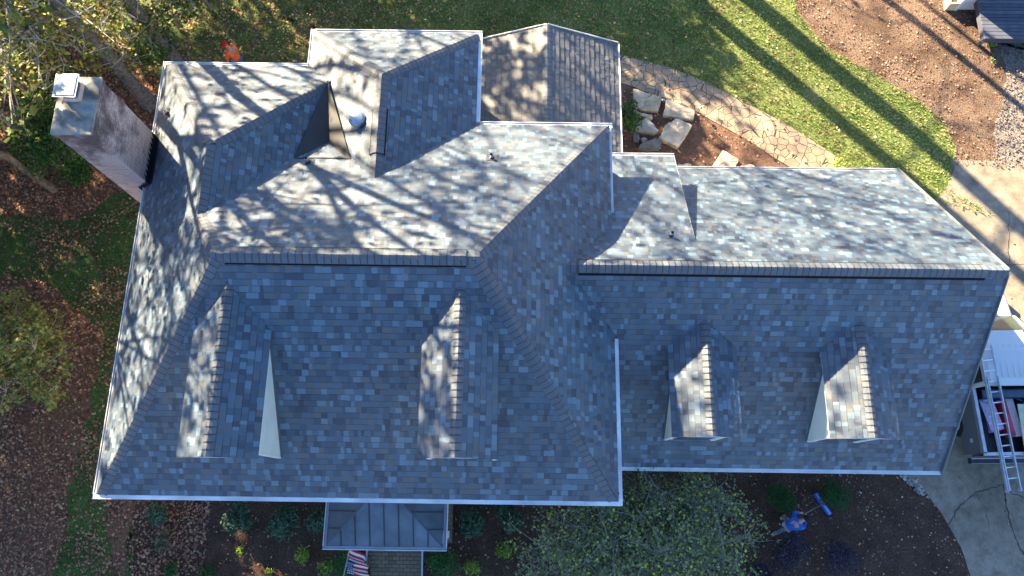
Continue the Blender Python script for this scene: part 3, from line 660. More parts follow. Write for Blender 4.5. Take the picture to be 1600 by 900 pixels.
for x, s in ((at(575,880,.95).x, 'left'), (at(661,880,.95).x, 'right')):
    t = thing('handrail', 'grey iron handrail on the %s side of the front steps' % s, 'handrail', (x,-1.3,0), 0, 'handrails at the front steps')
    mb = MB(); mb.beam((0,.2,1.32),(0,-1.2,.98),.045,.03,(.42,.44,.47)); mb.beam((0,-1.2,.98),(0,-1.32,.9),.045,.03,(.42,.44,.47)); mb.build('rail', M_metal, t)
    for q_ in (((0,.15,.45),(0,.15,1.3)),((0,-1.1,.0),(0,-1.1,.99))): mb = MB(); mb.beam(*q_,.03,.03,(.4,.4,.42)); mb.build('post', M_metal, t)
    mb = MB()
    for k in range(9): mb.beam((0,.02-k*.12,.25-k*.02),(0,.02-k*.12,1.26-k*.03),.014,.014,(.12,.12,.13))
    mb.build('balusters', M_metal, t)

# flag hanging from a pole on the portico
fl0 = at(545,862,2.1)
t = thing('flag', 'american flag hanging from an angled white pole beside the front walk', 'flag', (fl0.x, fl0.y+.1, 0))
L = local(t)
pb, pe = Vector((fl0.x,-1.0,1.75)), at(546,868,2.62); pe = Vector((fl0.x-.0, -1.95, 2.5))
mb = MB(); mb.tube([pb, pe], .014, (.72,.72,.7), 8); mb.tube([pe, pe+(pe-pb).normalized()*.05], .024, (.7,.6,.3), 8); shift(mb, t).build('pole', M_metal, t)
mb = MB(); nu, nv = 26, 13; wv, hv = 1.25, .75
pd = (pb-pe).normalized()
def fp(a, c):   # a: along the fly (hangs down), c: along the pole
    s_ = 1-.35*a; top = pe+pd*(.04+c*hv*s_)
    return top+Vector((.34*a+.07*math.sin(a*7+c*4)*a+.04*math.sin(c*14), -.12*a-.02*math.sin(c*11)*a-.28*a*(1-c)*.3, -wv*a*.93+.02*math.sin(a*9)))
for i in range(nu):
    for j in range(nv):
        a0, a1, c0, c1 = i/nu, (i+1)/nu, j/nv, (j+1)/nv
        if i < nu*.42 and j < 7: col = (.03,.05,.16) if (i+j) % 2 == 0 or i in (0,) else (.02,.035,.14)
        else: col = (.42,.03,.05) if j % 2 == 0 else (.72,.70,.70)
        mb.face([fp(a0,c0), fp(a1,c0), fp(a1,c1), fp(a0,c1)], col)
for i in range(1, 10):
    for j in range(6):
        if (i+j) % 2: continue
        q = fp((i+.5)/nu, (j+.6)/nv); mb.box(q, (.03,.03,.03), (.75,.75,.78))
shift(mb, t).build('cloth', M_cloth, t)

# ------------------------------------------------------------------ plants
def rv(rnd): 
    while 1:
        v = Vector((rnd.uniform(-1,1), rnd.uniform(-1,1), rnd.uniform(-1,1)))
        if .01 < v.length < 1: return v
def leafq(mb, p, n_, s, col, rnd, asp=.55):
    n_ = n_.normalized(); x = n_.orthogonal().normalized(); a = rnd.uniform(0, 6.28); y = n_.cross(x)
    u = x*math.cos(a)+y*math.sin(a); w = n_.cross(u)
    mb.face([p-u*s*.5, p+w*s*asp*.5, p+u*s*.5+n_*s*.08, p-w*s*asp*.5], col)
def shrub(name, label, cat, px, r, z, h, cols, n, ls, seed, group=None, dense=.55, lumpy=.22, flat_=1.0, stems=5, stemcol=(.10,.08,.06), leafasp=.55):
    rnd = random.Random(seed); c = at(px[0], px[1], z); t = thing(name, label, cat, (c.x, c.y, 0), 0, group)
    mb = MB(); lob = [(Vector((math.cos(a), math.sin(a)*flat_, rnd.uniform(-.2,.5)))*r*rnd.uniform(.25,.55), r*rnd.uniform(.45,.7)) for a in [rnd.uniform(0,6.28) for _ in range(7)]]+[(Vector((0,0,.1*r)), r*.8)]
    for i in range(n):
        ctr, rr_ = rnd.choice(lob); d = rv(rnd).normalized(); d.z = abs(d.z)*1.0-.25
        q = dense+(1-dense)*rnd.random()**.6
        p = ctr+d*rr_*q*(1+lumpy*math.sin(d.x*7+seed)*math.sin(d.y*6+seed*2))
        p = Vector((p.x, p.y, h*.5+p.z*h*.5/r))
        if p.z < .02: p.z = rnd.uniform(.02,.1)
        col = mulc(rnd.choice(cols), rnd.uniform(.6,1.35)); nn = (d+rv(rnd)*.9+Vector((0,0,.3)))
        leafq(mb, p, nn, ls*rnd.uniform(.6,1.4), col, rnd, leafasp)
    mb.build('foliage', M_leaf, t)
    mb = MB()
    for i in range(stems):
        a = rnd.uniform(0,6.28); e_ = Vector((math.cos(a)*r*.6*rnd.random(), math.sin(a)*r*.6*rnd.random(), h*rnd.uniform(.6,.95)))
        mid = e_*.5+Vector((rnd.uniform(-.05,.05), rnd.uniform(-.05,.05), 0)); mb.tube([(0,0,0), mid, e_], [.018,.012,.004], stemcol, 5)
    mb.build('stems', M_bark, t)
    return t
DG = [(.06,.115,.07), (.09,.16,.095), (.12,.20,.125), (.04,.08,.045)]
for i, (x, y, r_1, lb) in enumerate([(248,802,.36,'small dark green shrub tucked under the far left of the front gutter'), (370,812,.52,'dark green holly shrub, second from the left along the front wall'), (447,814,.55,'widest dark green holly shrub left of the portico'), (497,812,.40,'dark green holly shrub partly hidden by the left side of the portico'), (737,816,.47,'dark green holly shrub just right of the portico'), (795,808,.45,'dark green holly shrub between the portico and the sprawling tree')]):
    shrub('holly_shrub', lb, 'shrub', (x,y), r_1, .5, 1.0, DG, 1900 if r_1 > .4 else 1200, .08, 100+i, 'dark shrubs along the front wall')
GG = [(.04,.14,.04), (.06,.19,.05), (.08,.24,.065), (.025,.09,.03)]
for i, (x, y, r_1, lb) in enumerate([(545,884,.55,'round green boxwood behind the flag, left of the front walk'), (691,880,.55,'round bright green boxwood right of the front walk'), (1218,778,.46,'round dark boxwood left of the blue sweeper'), (1309,773,.54,'round dark boxwood right of the blue sweeper')]):
    shrub('boxwood', lb, 'shrub', (x,y), r_1, .45, .9, GG if i < 2 else [mulc(c, .65) for c in GG], 4200, .042, 130+i, 'clipped round boxwoods', .86, .04)
YG = [(.20,.32,.03), (.28,.40,.05), (.13,.24,.03), (.34,.42,.08)]
for i, (x, y, r_1, lb) in enumerate([(373,862,.15,'tiny yellow green plant below the second holly'), (471,865,.29,'yellow green bush in the mulch left of the portico'), (509,886,.28,'yellow green bush touching the left boxwood'), (786,860,.32,'largest yellow green bush, right of the portico'), (737,888,.30,'yellow green bush next to the right boxwood'), (419,893,.13,'tiny yellow green plant at the bottom edge of the photo')]):
    shrub('golden_shrub', lb, 'shrub', (x,y), r_1, .2, .42 if r_1 > .2 else .25, YG, 380 if r_1 > .2 else 110, .075, 150+i, 'yellow green bushes in the front bed', .35, .3)
for i, (x, y, r_1, lb) in enumerate([(266,890,.26,'low green plant at the bottom left of the mulch bed'), (322,892,.30,'low green plant right of the other low green plant in the mulch')]):
    shrub('low_shrub', lb, 'shrub', (x,y), r_1, .2, .4, [(.04,.11,.03),(.06,.16,.04),(.03,.07,.025)], 700, .06, 170+i, 'low green plants', .4, .3)
PP = [(.07,.05,.085), (.10,.07,.12), (.045,.035,.055), (.11,.095,.12)]
for i, (x, y, r_1, lb) in enumerate([(1236,862,.72,'dark purple shrub directly below the person in blue'), (1319,878,.66,'dark purple shrub right of the other purple one'), (1196,905,.5,'dark purple shrub cut by the bottom edge beside the big tree')]):
    shrub('purple_shrub', lb, 'shrub', (x,y), r_1, .4, .8, PP, 3000, .05, 180+i, 'dark purple shrubs', .4, .25)
shrub('pale_plant', 'pale dry grassy plant in the mulch left of the hollies', 'plant', (250,845), .42, .15, .3, [(.17,.18,.09),(.24,.24,.14),(.12,.13,.07)], 350, .12, 190, None, .2, .3, leafasp=.15)
shrub('broadleaf_shrub', 'glossy green shrub against the porch eave beside the flagstones', 'shrub', (984,178), .42, .6, 1.2, [(.06,.12,.025),(.10,.17,.04),(.03,.07,.02)], 1300, .09, 191, None, .45, .2, 2.4)
shrub('yellow_shrub', 'bright yellow green low hedge showing behind the garage gutter', 'shrub', (1322,264), .62, .35, .7, [(.22,.28,.05),(.32,.36,.08),(.13,.2,.04)], 1700, .06, 192, None, .5, .2, .5)
shrub('edge_shrub', 'small sunlit green weed at the corner of the grey deck', 'plant', (1550,66), .22, .15, .3, [(.20,.33,.04),(.14,.24,.04)], 220, .07, 193, None, .3, .3)
shrub('edge_shrub', 'pale weed on the edge of the gravel below the deck', 'plant', (1552,92), .2, .1, .2, [(.18,.22,.08),(.14,.18,.06)], 160, .06, 194, None, .3, .3)
IV = [(.05,.13,.03), (.08,.19,.04), (.12,.25,.05), (.03,.07,.02)]
shrub('evergreen_shrub', 'large dark green bush standing left of the brick chimney', 'bush', (92,205), 1.45, 1.2, 2.6, IV, 6500, .10, 195, None, .6, .25, 1.5)
shrub('evergreen_shrub', 'lower dark green bush below the chimney', 'bush', (128,262), .75, .5, 1.0, IV, 2200, .09, 196, None, .5, .25)
shrub('evergreen_shrub', 'small round green bush behind the wing gutter beside the tree trunks', 'bush', (237,80), .8, 1.0, 1.8, IV, 2200, .10, 197, None, .5, .25)

# trees ------------------------------------------------------------
def grow(mb, p, d, L, r, depth, tips, rnd, droop=0.0, spread=.7, col=(.16,.14,.12), nseg=4, kids=(2,3)):
    pts = [p.copy()]; rs = [r]; q = p.copy(); dd = d.normalized()
    for i in range(nseg):
        dd = (dd+rv(rnd)*.16+Vector((0,0,-droop))).normalized(); q = q+dd*L/nseg; pts.append(q.copy()); rs.append(r*(1-.42*(i+1)/nseg))
    mb.tube(pts, rs, mulc(col, rnd.uniform(.85,1.15)), 9 if r > .12 else (6 if r > .03 else 4), caps=False)
    if depth == 0: tips.append((q, dd)); return
    for k in range(rnd.randint(*kids)):
        nd = (dd+rv(rnd).normalized()*spread*rnd.uniform(.6,1.1)+Vector((0,0,.05))).normalized()
        grow(mb, q, nd, L*rnd.uniform(.62,.85), r*rnd.uniform(.5,.68), depth-1, tips, rnd, droop, spread, col, max(2, nseg-1), kids)
    if depth >= 2:
        for k in range(1):
            j = rnd.randint(1, len(pts)-2); nd = (dd*.5+rv(rnd).normalized()*.9).normalized()
            grow(mb, pts[j], nd, L*.6, r*.35, depth-2, tips, rnd, droop, spread, col, 3, kids)
    tips.append((q, dd))
def tree(name, label, base, h, r, seed, cols, nleaf, ls, lean=(0,0), depth=4, frac=.45, spread=.75, blob=.8, group=None, col=(.16,.14,.12), first=.3, zmin=0, bend=None):
    rnd = random.Random(seed); t = thing(name, label, 'tree', (base[0], base[1], 0), 0, group); mb = MB(); tips = []
    d = Vector((lean[0], lean[1], 1)).normalized(); th = h*frac
    pts = [Vector((0,0,-.1))]; rs = [r*1.35]; n = 8
    for i in range(1, n+1):
        q = d*(th*i/n)+Vector((rnd.uniform(-.06,.06), rnd.uniform(-.06,.06), 0))*(h/12); pts.append(q); rs.append(r*(1-.4*i/n))
    mb.tube(pts, rs, col, 14, caps=False)
    for k in range(3):
        a = rnd.uniform(0,6.28)+k*2.1; nd = (d+Vector((math.cos(a), math.sin(a), .2))*spread*.7).normalized()
        grow(mb, pts[-1], nd, h*first*rnd.uniform(.8,1.1), r*.42, depth-1, tips, rnd, 0, spread, col)
    grow(mb, pts[-1], d, h*first, r*.5, depth-1, tips, rnd, 0, spread, col)
    for k in range(3):
        j = rnd.randint(3, n-1); a = rnd.uniform(0,6.28); grow(mb, pts[j], Vector((math.cos(a), math.sin(a), .35)), h*first*.7, r*.2, max(1, depth-3), tips, rnd, .02, spread, col)
    mb.build('trunk', M_bark, t)
    lm = MB()
    for i in range(nleaf):
        q, dd = rnd.choice(tips); p = q+rv(rnd)*blob*rnd.random()
        if p.z < zmin: continue
        leafq(lm, p, rv(rnd)+Vector((0,0,.5)), ls*rnd.uniform(.6,1.4), mulc(rnd.choice(cols), rnd.uniform(.7,1.3)), rnd, .7)
    if nleaf: lm.build('crown', M_leaf, t)
    return t
GN = [(.06,.11,.025), (.09,.13,.03), (.14,.16,.04), (.05,.08,.02)]
YL = [(.30,.30,.05), (.22,.26,.05), (.42,.36,.06), (.12,.18,.04), (.16,.22,.05), (.5,.38,.06)]
GREY = (.145,.13,.12)
# two trunks by the chimney corner
tree('hardwood_tree', 'thick grey tree trunk rising beside the chimney toward the top left corner', (-12.85,13.15), 20, .23, 11, GN, 4200, .20, (-.02,.02), 5, .5, .6, 1.0, 'tall trees behind the house', GREY, .22)
tree('hardwood_tree', 'second thick trunk standing just behind the one beside the chimney', (-12.15,14.75), 21, .22, 12, GN, 4200, .20, (.0,.03), 5, .55, .6, 1.0, 'tall trees behind the house', GREY, .22)
tree('hardwood_tree', 'thin brown trunk leaning in from the left edge below the bush', (-15.6,9.85), 15, .11, 13, GN, 2600, .18, (-.03,.0), 4, .6, .6, .9, 'tall trees behind the house', (.22,.17,.12), .25)
# off-frame trees that dapple the roof and streak the lawn
off = [((-19,22.2), 21, .30, 1700), ((-24.5,20), 20, .26, 2600), ((-22,14.5), 18, .22, 4200), ((-26,25), 22, .3, 900), ((-14.5,24.5), 19, .18, 200), ((-28,13), 19, .24, 4200), ((-25,7), 18, .22, 4600),
       ((-31,19), 21, .25, 3400), ((-20.5,8), 16, .2, 3800), ((-10,27), 17, .12, 30), ((-33,8), 20, .25, 3800), ((-23,1.5), 16, .2, 3800), ((-30,2), 18, .2, 3800), ((-19,30), 21, .24, 400)]
for i, (bp_, h, r_1, nl) in enumerate(off):
    tree('woodland_tree', 'tall thinly leaved tree in the woodland behind the house', bp_, h, r_1, 300+i, GN, int(nl*.55), .30, (0,0), (5 if bp_[1] < 17 else 4), .45, .65, 1.0, 'woodland trees', GREY, .24)
for i, (bp_, h, nl) in enumerate([((-22,-1),7,6000),((-24,4),8,7000),((-25.5,8.5),9,7000),((-26,13),9,7000),((-25,18),9,7000),((-22.5,23.5),9,7000),((-18,27),9,7000),((-14.5,27.5),13,8000),((-29,3),9,6500),((-5.5,25.5),6.5,5000),((-21,5.5),7.5,6000),((-22,10),8,6000),((-9.5,26),7.5,5500)]):  # unseen low evergreens, added to shade the yard, back lawn and porch
    tree('shade_evergreen', 'dense low evergreen added out of view for its shade', bp_, h, .16, 380+i, IV, nl, .30, (0,0), 5, .3, .9, 1.2, 'unseen evergreens added for shade', GREY, .27)
# lawn streak trees: trunks behind the top edge
S2 = Vector((SUN.x, SUN.y, 0)).normalized()
for i, (px, tt, h, r_1) in enumerate([((1200,95),14,22,.34), ((1180,5),13,23,.42), ((1400,14),10,20,.16), ((1480,30),16,20,.12), ((800,20),14,19,.22)]):
    q = at(*px, 0)+S2*tt
    tree('woodland_tree', 'tall bare trunked tree in the woodland behind the house', (q.x,q.y), h, r_1, 340+i, GN, (350 if i < 4 else 600), .24, (0,0), 4, .62, .6, 1.2, 'woodland trees', GREY, .2)

# low yellow-green branches of the top left tree
def branchy(name, label, base, trunkpts, r, targets, cols, n, ls, blob, seed, col, parts=('trunk','crown'), twigs=5):
    rnd = random.Random(seed); t = thing(name, label, 'tree', (base[0], base[1], 0)); L = local(t); mb = MB(); tips = []
    tp = [L @ Vector(p) for p in trunkpts]; mb.tube(tp, [r*(1-.6*i/(len(tp)-1)) for i in range(len(tp))], col, 10)
    for (px, py, z) in targets:
        e_ = L @ at(px, py, z); s_ = min(tp, key=lambda q: (q-e_).length+abs(q.z-e_.z*.8)); s_ = s_.copy()
        k = 6; pts = [s_.lerp(e_, j/k)+rv(rnd)*.12*(0 < j < k)+Vector((0,0,.25*math.sin(math.pi*j/k))) for j in range(k+1)]
        mb.tube(pts, [r*.28*(1-.8*j/k)+.006 for j in range(k+1)], mulc(col, 1.2), 6, caps=False)
        for j in range(2, k+1):
            for _ in range(twigs):
                d = (rv(rnd)+Vector((0,0,.15))).normalized(); q2 = pts[j]+d*rnd.uniform(.25,.8)*blob; q3 = q2+(d+rv(rnd)*.7)*.3*blob
                mb.tube([pts[j], q2, q3], [.014,.009,.003], mulc(col, 1.3), 4, caps=False); tips.extend([q2, q3])
    mb.build(parts[0], M_bark, t); lm = MB()
    for i in range(n):
        q = rnd.choice(tips)+rv(rnd)*.28*blob
        leafq(lm, q, rv(rnd)+Vector((0,0,.9)), ls*rnd.uniform(.6,1.4), mulc(rnd.choice(cols), rnd.uniform(.7,1.3)), rnd, .75)
    lm.build(parts[1], M_leaf, t); return t
branchy('maple_tree', 'tree with sunlit yellow green leaves filling the top left corner', (-17.5,17.5), [(-17.5,17.5,0),(-17.3,17.2,3),(-17.0,16.8,6),(-16.6,16.2,9)], .2,
    [(10,120,4.5),(30,40,5.5),(60,90,4.8),(90,20,5.0),(120,60,4.2),(20,200,3.6),(70,140,3.8),(150,30,4.0),(5,90,6),(60,10,5.8),(30,170,3.0),(170,70,3.2),(215,30,3.2),(190,10,3.8),(100,100,4.2),(130,85,4.6),(160,50,5.0),(120,25,5.6),(205,60,3.4),(60,60,5.4),(185,95,2.6)], YL, 8500, .115, 1.0, 401, (.34,.31,.27))
branchy('understory_tree', 'green leafy sapling at the top edge left of the person in orange', (-11.2,17.0), [(-11.2,17.0,0),(-11.2,16.9,2),(-11.3,16.7,3.2)], .07,
    [(255,25,2.5),(280,40,2.2),(235,60,2.2),(300,10,2.5),(215,90,2.0),(245,5,3.0)], [(.05,.10,.02),(.09,.15,.03),(.18,.2,.04)], 1500, .12, .8, 402, (.2,.18,.15))
branchy('dogwood_tree', 'small olive green tree with pale branches at the left edge', (-15.9,5.3), [(-15.9,5.3,0),(-15.9,5.2,1.2),(-16.0,5.1,2.4)], .09,
    [(20,560,2.2),(60,520,2.0),(70,570,2.0),(20,500,2.4),(85,605,1.6),(40,600,1.8),(10,610,2.0),(55,545,2.6),(0,540,2.4),(95,540,1.6)], [(.22,.26,.06),(.30,.32,.08),(.38,.36,.10),(.14,.18,.045),(.30,.18,.07)], 11000, .10, .8, 403, (.34,.27,.2))
# big sprawling multi-stem tree in the front bed
bt0 = at(985,840,0)
tgt = [(840,850,2.2),(880,820,2.4),(900,880,2.3),(930,790,2.6),(950,840,3.0),(960,890,2.8),(1000,800,3.0),(1020,860,3.2),(1040,770,2.6),(1060,830,3.0),(1080,880,2.8),(1100,800,2.6),(1130,850,2.6),(1150,880,2.2),(1090,760,2.0),(860,890,2.0),(830,880,1.8),(1165,840,1.8),(1000,760,2.0),(1130,790,2.0),(990,920,2.8),(1060,920,2.8),(900,930,2.2),(1150,930,2.2),(1120,765,2.2)]
branchy('crape_myrtle', 'wide sprawling tree with grey twigs and sparse olive leaves in front of the garage', (bt0.x,bt0.y), [(bt0.x,bt0.y,0),(bt0.x+.05,bt0.y,.7),(bt0.x,bt0.y+.05,1.5)], .13, tgt,
    [(.15,.19,.09),(.19,.22,.115),(.11,.14,.075),(.24,.26,.15),(.18,.20,.125),(.40,.46,.07)], 20000, .08, .95, 404, (.22,.21,.19), twigs=6)

# ------------------------------------------------------------------ leaves and grass
def scatter(name, label, n, box, test, seed, cols, smin, smax, tilt=.35, z=.02, mat=None, kind='stuff', cat='leaves'):
    rnd = random.Random(seed); mb = MB(); x0_, x1_, y0_, y1_ = box; k = 0
    while k < n:
        k += 1; x = rnd.uniform(x0_, x1_); y = rnd.uniform(y0_, y1_); w = test(x, y)
        if rnd.random() > w: continue
        leafq(mb, Vector((x, y, z+rnd.uniform(0,.03))), Vector((rnd.uniform(-tilt,tilt), rnd.uniform(-tilt,tilt), 1)), rnd.uniform(smin, smax), mulc(rnd.choice(cols), rnd.uniform(.6,1.35)), rnd, .8)
    o = mb.build(name, mat or M_litter); tag(o, label, cat, None, kind); return o
def house_in(x, y): return (-9.2 < x < 2 and .3 < y < 10.6) or (2 <= x < 10.9 and 1 < y < 9) or (-5 < x < -1.3 and 10 < y < 11.8) or (-1.5 < x < 3 and 9 < y < 13.6)
cl = lambda a: max(0, min(1, a))
def nz2(x, y, s=1.0): return .5+.25*(math.sin(x*s+1.3*math.sin(y*s*.7))+math.sin(y*s*1.3+1.7*math.sin(x*s*.9+2)))
BR = [(.30,.15,.095),(.36,.19,.125),(.22,.11,.075),(.36,.20,.13),(.12,.06,.045),(.42,.27,.17),(.27,.10,.07)]
TAN = [(.42,.30,.17),(.34,.22,.12),(.50,.40,.24),(.28,.14,.07),(.46,.33,.10)]
def t_left(x, y):
    if x > -9.0 and not (x < -5 and y > 10.5): return 0
    if house_in(x, y): return 0
    if inside((x,y), leftP): return .12+.75*cl(nz2(x, y, 1.9)*1.6-.45)
    return .35+.65*cl(nz2(x, y, 1.1)*1.3) if not inside((x,y), lawnP) else .15
scatter('fallen_leaves', 'thick brown fallen leaves covering the left yard', 95000, (-20,-5,-3,18.5), t_left, 1, BR+BR+TAN[:2], .05, .11, .7)
def t_lawn(x, y):
    if house_in(x, y) or not inside((x,y), lawnP): return 0
    return cl(.95-.10*(x+6)) if x < 1 else (.3 if x < 5 else .10+.2*cl(nz2(x, y, 1.7)-.4))
scatter('fallen_leaves', 'tan fallen leaves scattered over the back lawn', 13000, (-13,18,9,18.5), t_lawn, 2, TAN+BR, .06, .12, .5, .045)
def t_bed(x, y):
    if not inside((x,y), fbP) or house_in(x, y): return 0
    return .20+.8*cl(nz2(x, y, 2.1)-.45) if x < 3 else .16
scatter('fallen_leaves', 'small fallen leaves sprinkled on the dark front mulch', 9000, (-15,15,-3.2,1.2), t_bed, 3, TAN+BR, .04, .085, .6)
def t_straw(x, y): return .55*cl(nz2(x, y, 1.4)) if inside((x,y), strawP) and not inside((x,y), gravP) else 0
scatter('fallen_leaves', 'reddish leaves and twigs over the sunlit straw bed', 26000, (9,19,8.5,18.5), t_straw, 4, [(.22,.12,.085),(.28,.18,.125),(.15,.085,.065),(.34,.26,.17),(.11,.07,.055)], .03, .085, .6)
scatter('fallen_leaves', 'few leaves lying on the reddish soil of the back bed', 1500, (3,10,8.5,14), lambda x, y: .5 if inside((x,y), bedP) and not house_in(x, y) else 0, 5, TAN+BR, .04, .09, .5)
def t_drv(x, y): return .14 if inside((x,y), drvP) and not house_in(x, y) else 0
scatter('fallen_leaves', 'stray leaves on the concrete driveway', 1800, (10.9,19,-3,8.7), t_drv, 6, TAN+BR, .04, .09, .3, .02)
PEB = [(.20,.165,.14),(.13,.11,.10),(.27,.22,.19),(.08,.07,.065)]
scatter('gravel_stones', 'pale gravel at the right edge', 9000, (14.5,20,8.5,16), lambda x, y: 1 if inside((x,y), gravP) else 0, 7, PEB, .04, .09, .5, .02, M_stone, 'stuff', 'gravel')
chips = [(.42,.38,.33),(.30,.26,.22),(.5,.46,.4)]
scatter('wood_chips', 'pale chips in the mulch near the driveway edge', 5200, (8.2,15,-3.2,1.2), lambda x, y: (.55*cl(nz2(x,y,3.1)*2.6-1.5)+.04) if inside((x,y), fbP) else 0, 8, chips+BR, .02, .06, .5, .02, M_stone, 'stuff', 'wood chips')
def edge_stones():
    rnd = random.Random(5); mb = MB()
    for k in range(70):
        f = rnd.random(); a = (1410,742); b_ = (1447,778); u = a[0]+(b_[0]-a[0])*f+rnd.uniform(-5,5); v = a[1]+(b_[1]-a[1])*f*.85+rnd.uniform(-5,5)
        p = at(u, v, .03); s_ = rnd.uniform(.03,.07); mb.box(p, (s_*1.4,s_,s_*.7), mulc(rnd.choice(chips), rnd.uniform(.5,1.0)), 0, Matrix.Rotation(rnd.uniform(0,3), 3, 'Z') @ Matrix.Rotation(rnd.uniform(-.5,.5), 3, 'X'))
    tag(mb.build('edging_stones', M_stone), 'line of small pale stones where the mulch meets the driveway', 'stones', None, 'stuff')
edge_stones()
def grass(name, label, n, box, test, seed, cols, h):
    rnd = random.Random(seed); mb = MB(); x0_, x1_, y0_, y1_ = box
    for k in range(n):
        x = rnd.uniform(x0_, x1_); y = rnd.uniform(y0_, y1_)
        if rnd.random() > test(x, y): continue
        g1 = nz2(x, y, .9); c0 = rnd.choice(cols); c0 = mulc(c0, .65+.7*g1*rnd.uniform(.7,1.3)); b0 = Vector((x, y, 0))
        for j in range(3):
            a = rnd.uniform(0,6.28); d = Vector((math.cos(a), math.sin(a), 0)); s_ = Vector((-d.y, d.x, 0))*rnd.uniform(.008,.018); tip = b0+d*rnd.uniform(.02,.08)+Vector((0,0,h*rnd.uniform(.5,1.2)))
            q = b0+d*.01; mb.face([q-s_, q+s_, tip], c0)
    tag(mb.build(name, M_leaf), label, 'grass', None, 'stuff')
def okg(P): return lambda x, y: 1 if (inside((x,y), P) and not house_in(x, y) and not inside((x,y), pathP) and not (inside((x,y), bedP))) else 0
grass('grass', 'sunlit green grass of the back lawn', 62000, (-12,17.5,9,18.5), okg(lawnP), 21, [(.15,.23,.05),(.23,.31,.075),(.34,.36,.13),(.09,.16,.035),(.38,.34,.17)], .07)
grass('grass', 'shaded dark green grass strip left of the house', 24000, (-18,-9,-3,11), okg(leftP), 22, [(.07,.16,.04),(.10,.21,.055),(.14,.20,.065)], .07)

# ------------------------------------------------------------------ landscape stones
def slabstone(label, px, z, h, seed, col, tilt=(0,0)):
    rnd = random.Random(seed); P = [at(u, v, z) for u, v in px]; c = sum(P, Vector())/len(P); Q = []
    for i in range(len(P)):
        a, b_ = P[i], P[(i+1) % len(P)]
        for k in range(4): Q.append(a.lerp(b_, k/4)+rv(rnd)*.03)
    mb = MB(); ring = []
    n = len(Q)
    f = lambda q, zz_, s_: Vector(((q.x-c.x)*s_, (q.y-c.y)*s_, zz_+tilt[0]*(q.x-c.x)+tilt[1]*(q.y-c.y)))
    R0 = [f(q, -.08, 1.02) for q in Q]; R1 = [f(q, z-.03, 1.0) for q in Q]; R2 = [f(q, z, .95) for q in Q]; R3 = [f(q, z+rnd.uniform(-.012,.02), .55) for q in Q]; ctr = Vector((0,0,z+.015))
    V = R0+R1+R2+R3+[ctr]; F = []
    for a in range(3):
        for i in range(n): j = (i+1) % n; F.append((a*n+i, a*n+j, (a+1)*n+j, (a+1)*n+i))
    for i in range(n): F.append((3*n+i, 3*n+(i+1) % n, 4*n))
    mb.mesh(V, F, col); o = mb.build('landscape_stone', M_stone, None, loc=(c.x, c.y, 0)); tag(o, label, 'stone', 'stones in the back bed')
CS, CD = (.42,.35,.26), (.16,.15,.145)
slabstone('flat pale stone with a dark spot nearest the green shrub', [(990,138),(1018,146),(1005,166),(990,174)], .14, .1, 1, CS)
slabstone('flat tan stone second along the path edge', [(1020,146),(1036,152),(1028,174),(1000,172),(996,166)], .14, .1, 2, (.38,.31,.22))
slabstone('long flat cream stone right beside the path', [(1042,154),(1086,173),(1084,186),(1036,180)], .15, .1, 3, (.44,.37,.27))
slabstone('large angular cream boulder with a sunlit top', [(1058,184),(1081,196),(1060,229),(1030,214),(1040,196)], .24, .3, 4, (.44,.38,.30), (.05,.08))
slabstone('thin grey slab below the tan stone', [(994,174),(1020,180),(1019,186),(1000,180)], .15, .1, 5, CS)
slabstone('grey mottled stone between the shrub and the boulder', [(996,192),(1010,182),(1030,204),(1022,207),(994,204)], .2, .2, 6, (.30,.28,.25))
slabstone('dark slate slab closest to the small back gutter', [(1000,225),(1025,214),(1034,222),(1030,231),(998,231)], .25, .2, 7, CD)
slabstone('pinkish stone lying alone by the garage gutter', [(1130,234),(1154,248),(1150,264),(1113,260)], .14, .1, 8, (.50,.36,.26))
slabstone('small pale stone left of the garage gutter corner', [(1060,255),(1080,256),(1084,266),(1056,266)], .1, .1, 9, CS)
slabstone('small flat stone right of the pinkish stone', [(1158,258),(1176,256),(1184,266),(1156,266)], .08, .1, 10, (.4,.33,.27))
slabstone('small round grey stone among the dark slabs', [(1001,216),(1008,214),(1013,219),(1006,223)], .12, .1, 11, (.34,.33,.31))
slabstone('dark broken stone under the shrub corner', [(990,206),(1000,210),(998,222),(990,222)], .15, .1, 12, CD)
for i, (u, v, lb) in enumerate([(1037,156,'small path light between two stones'), (1095,168,'small path light at the end of the cream stone'), (1118,200,'small dark path light in the reddish soil'), (1192,222,'small path light near the end of the flagstone path')]):
    p = at(u, v, .35); t = thing('path_light', lb, 'path light', (p.x, p.y, 0), 0, 'garden path lights')
    mb = MB(); mb.tube([(0,0,0),(0,0,.34)], .009, (.05,.05,.05), 6); mb.build('stake', M_metal, t)
    mb = MB(); mb.tube([(0,0,.30),(0,0,.335),(0,0,.36)], [.03,.055,.012], (.25,.26,.27) if i != 2 else (.03,.03,.03), 12); mb.build('lamp_head', M_metal, t)

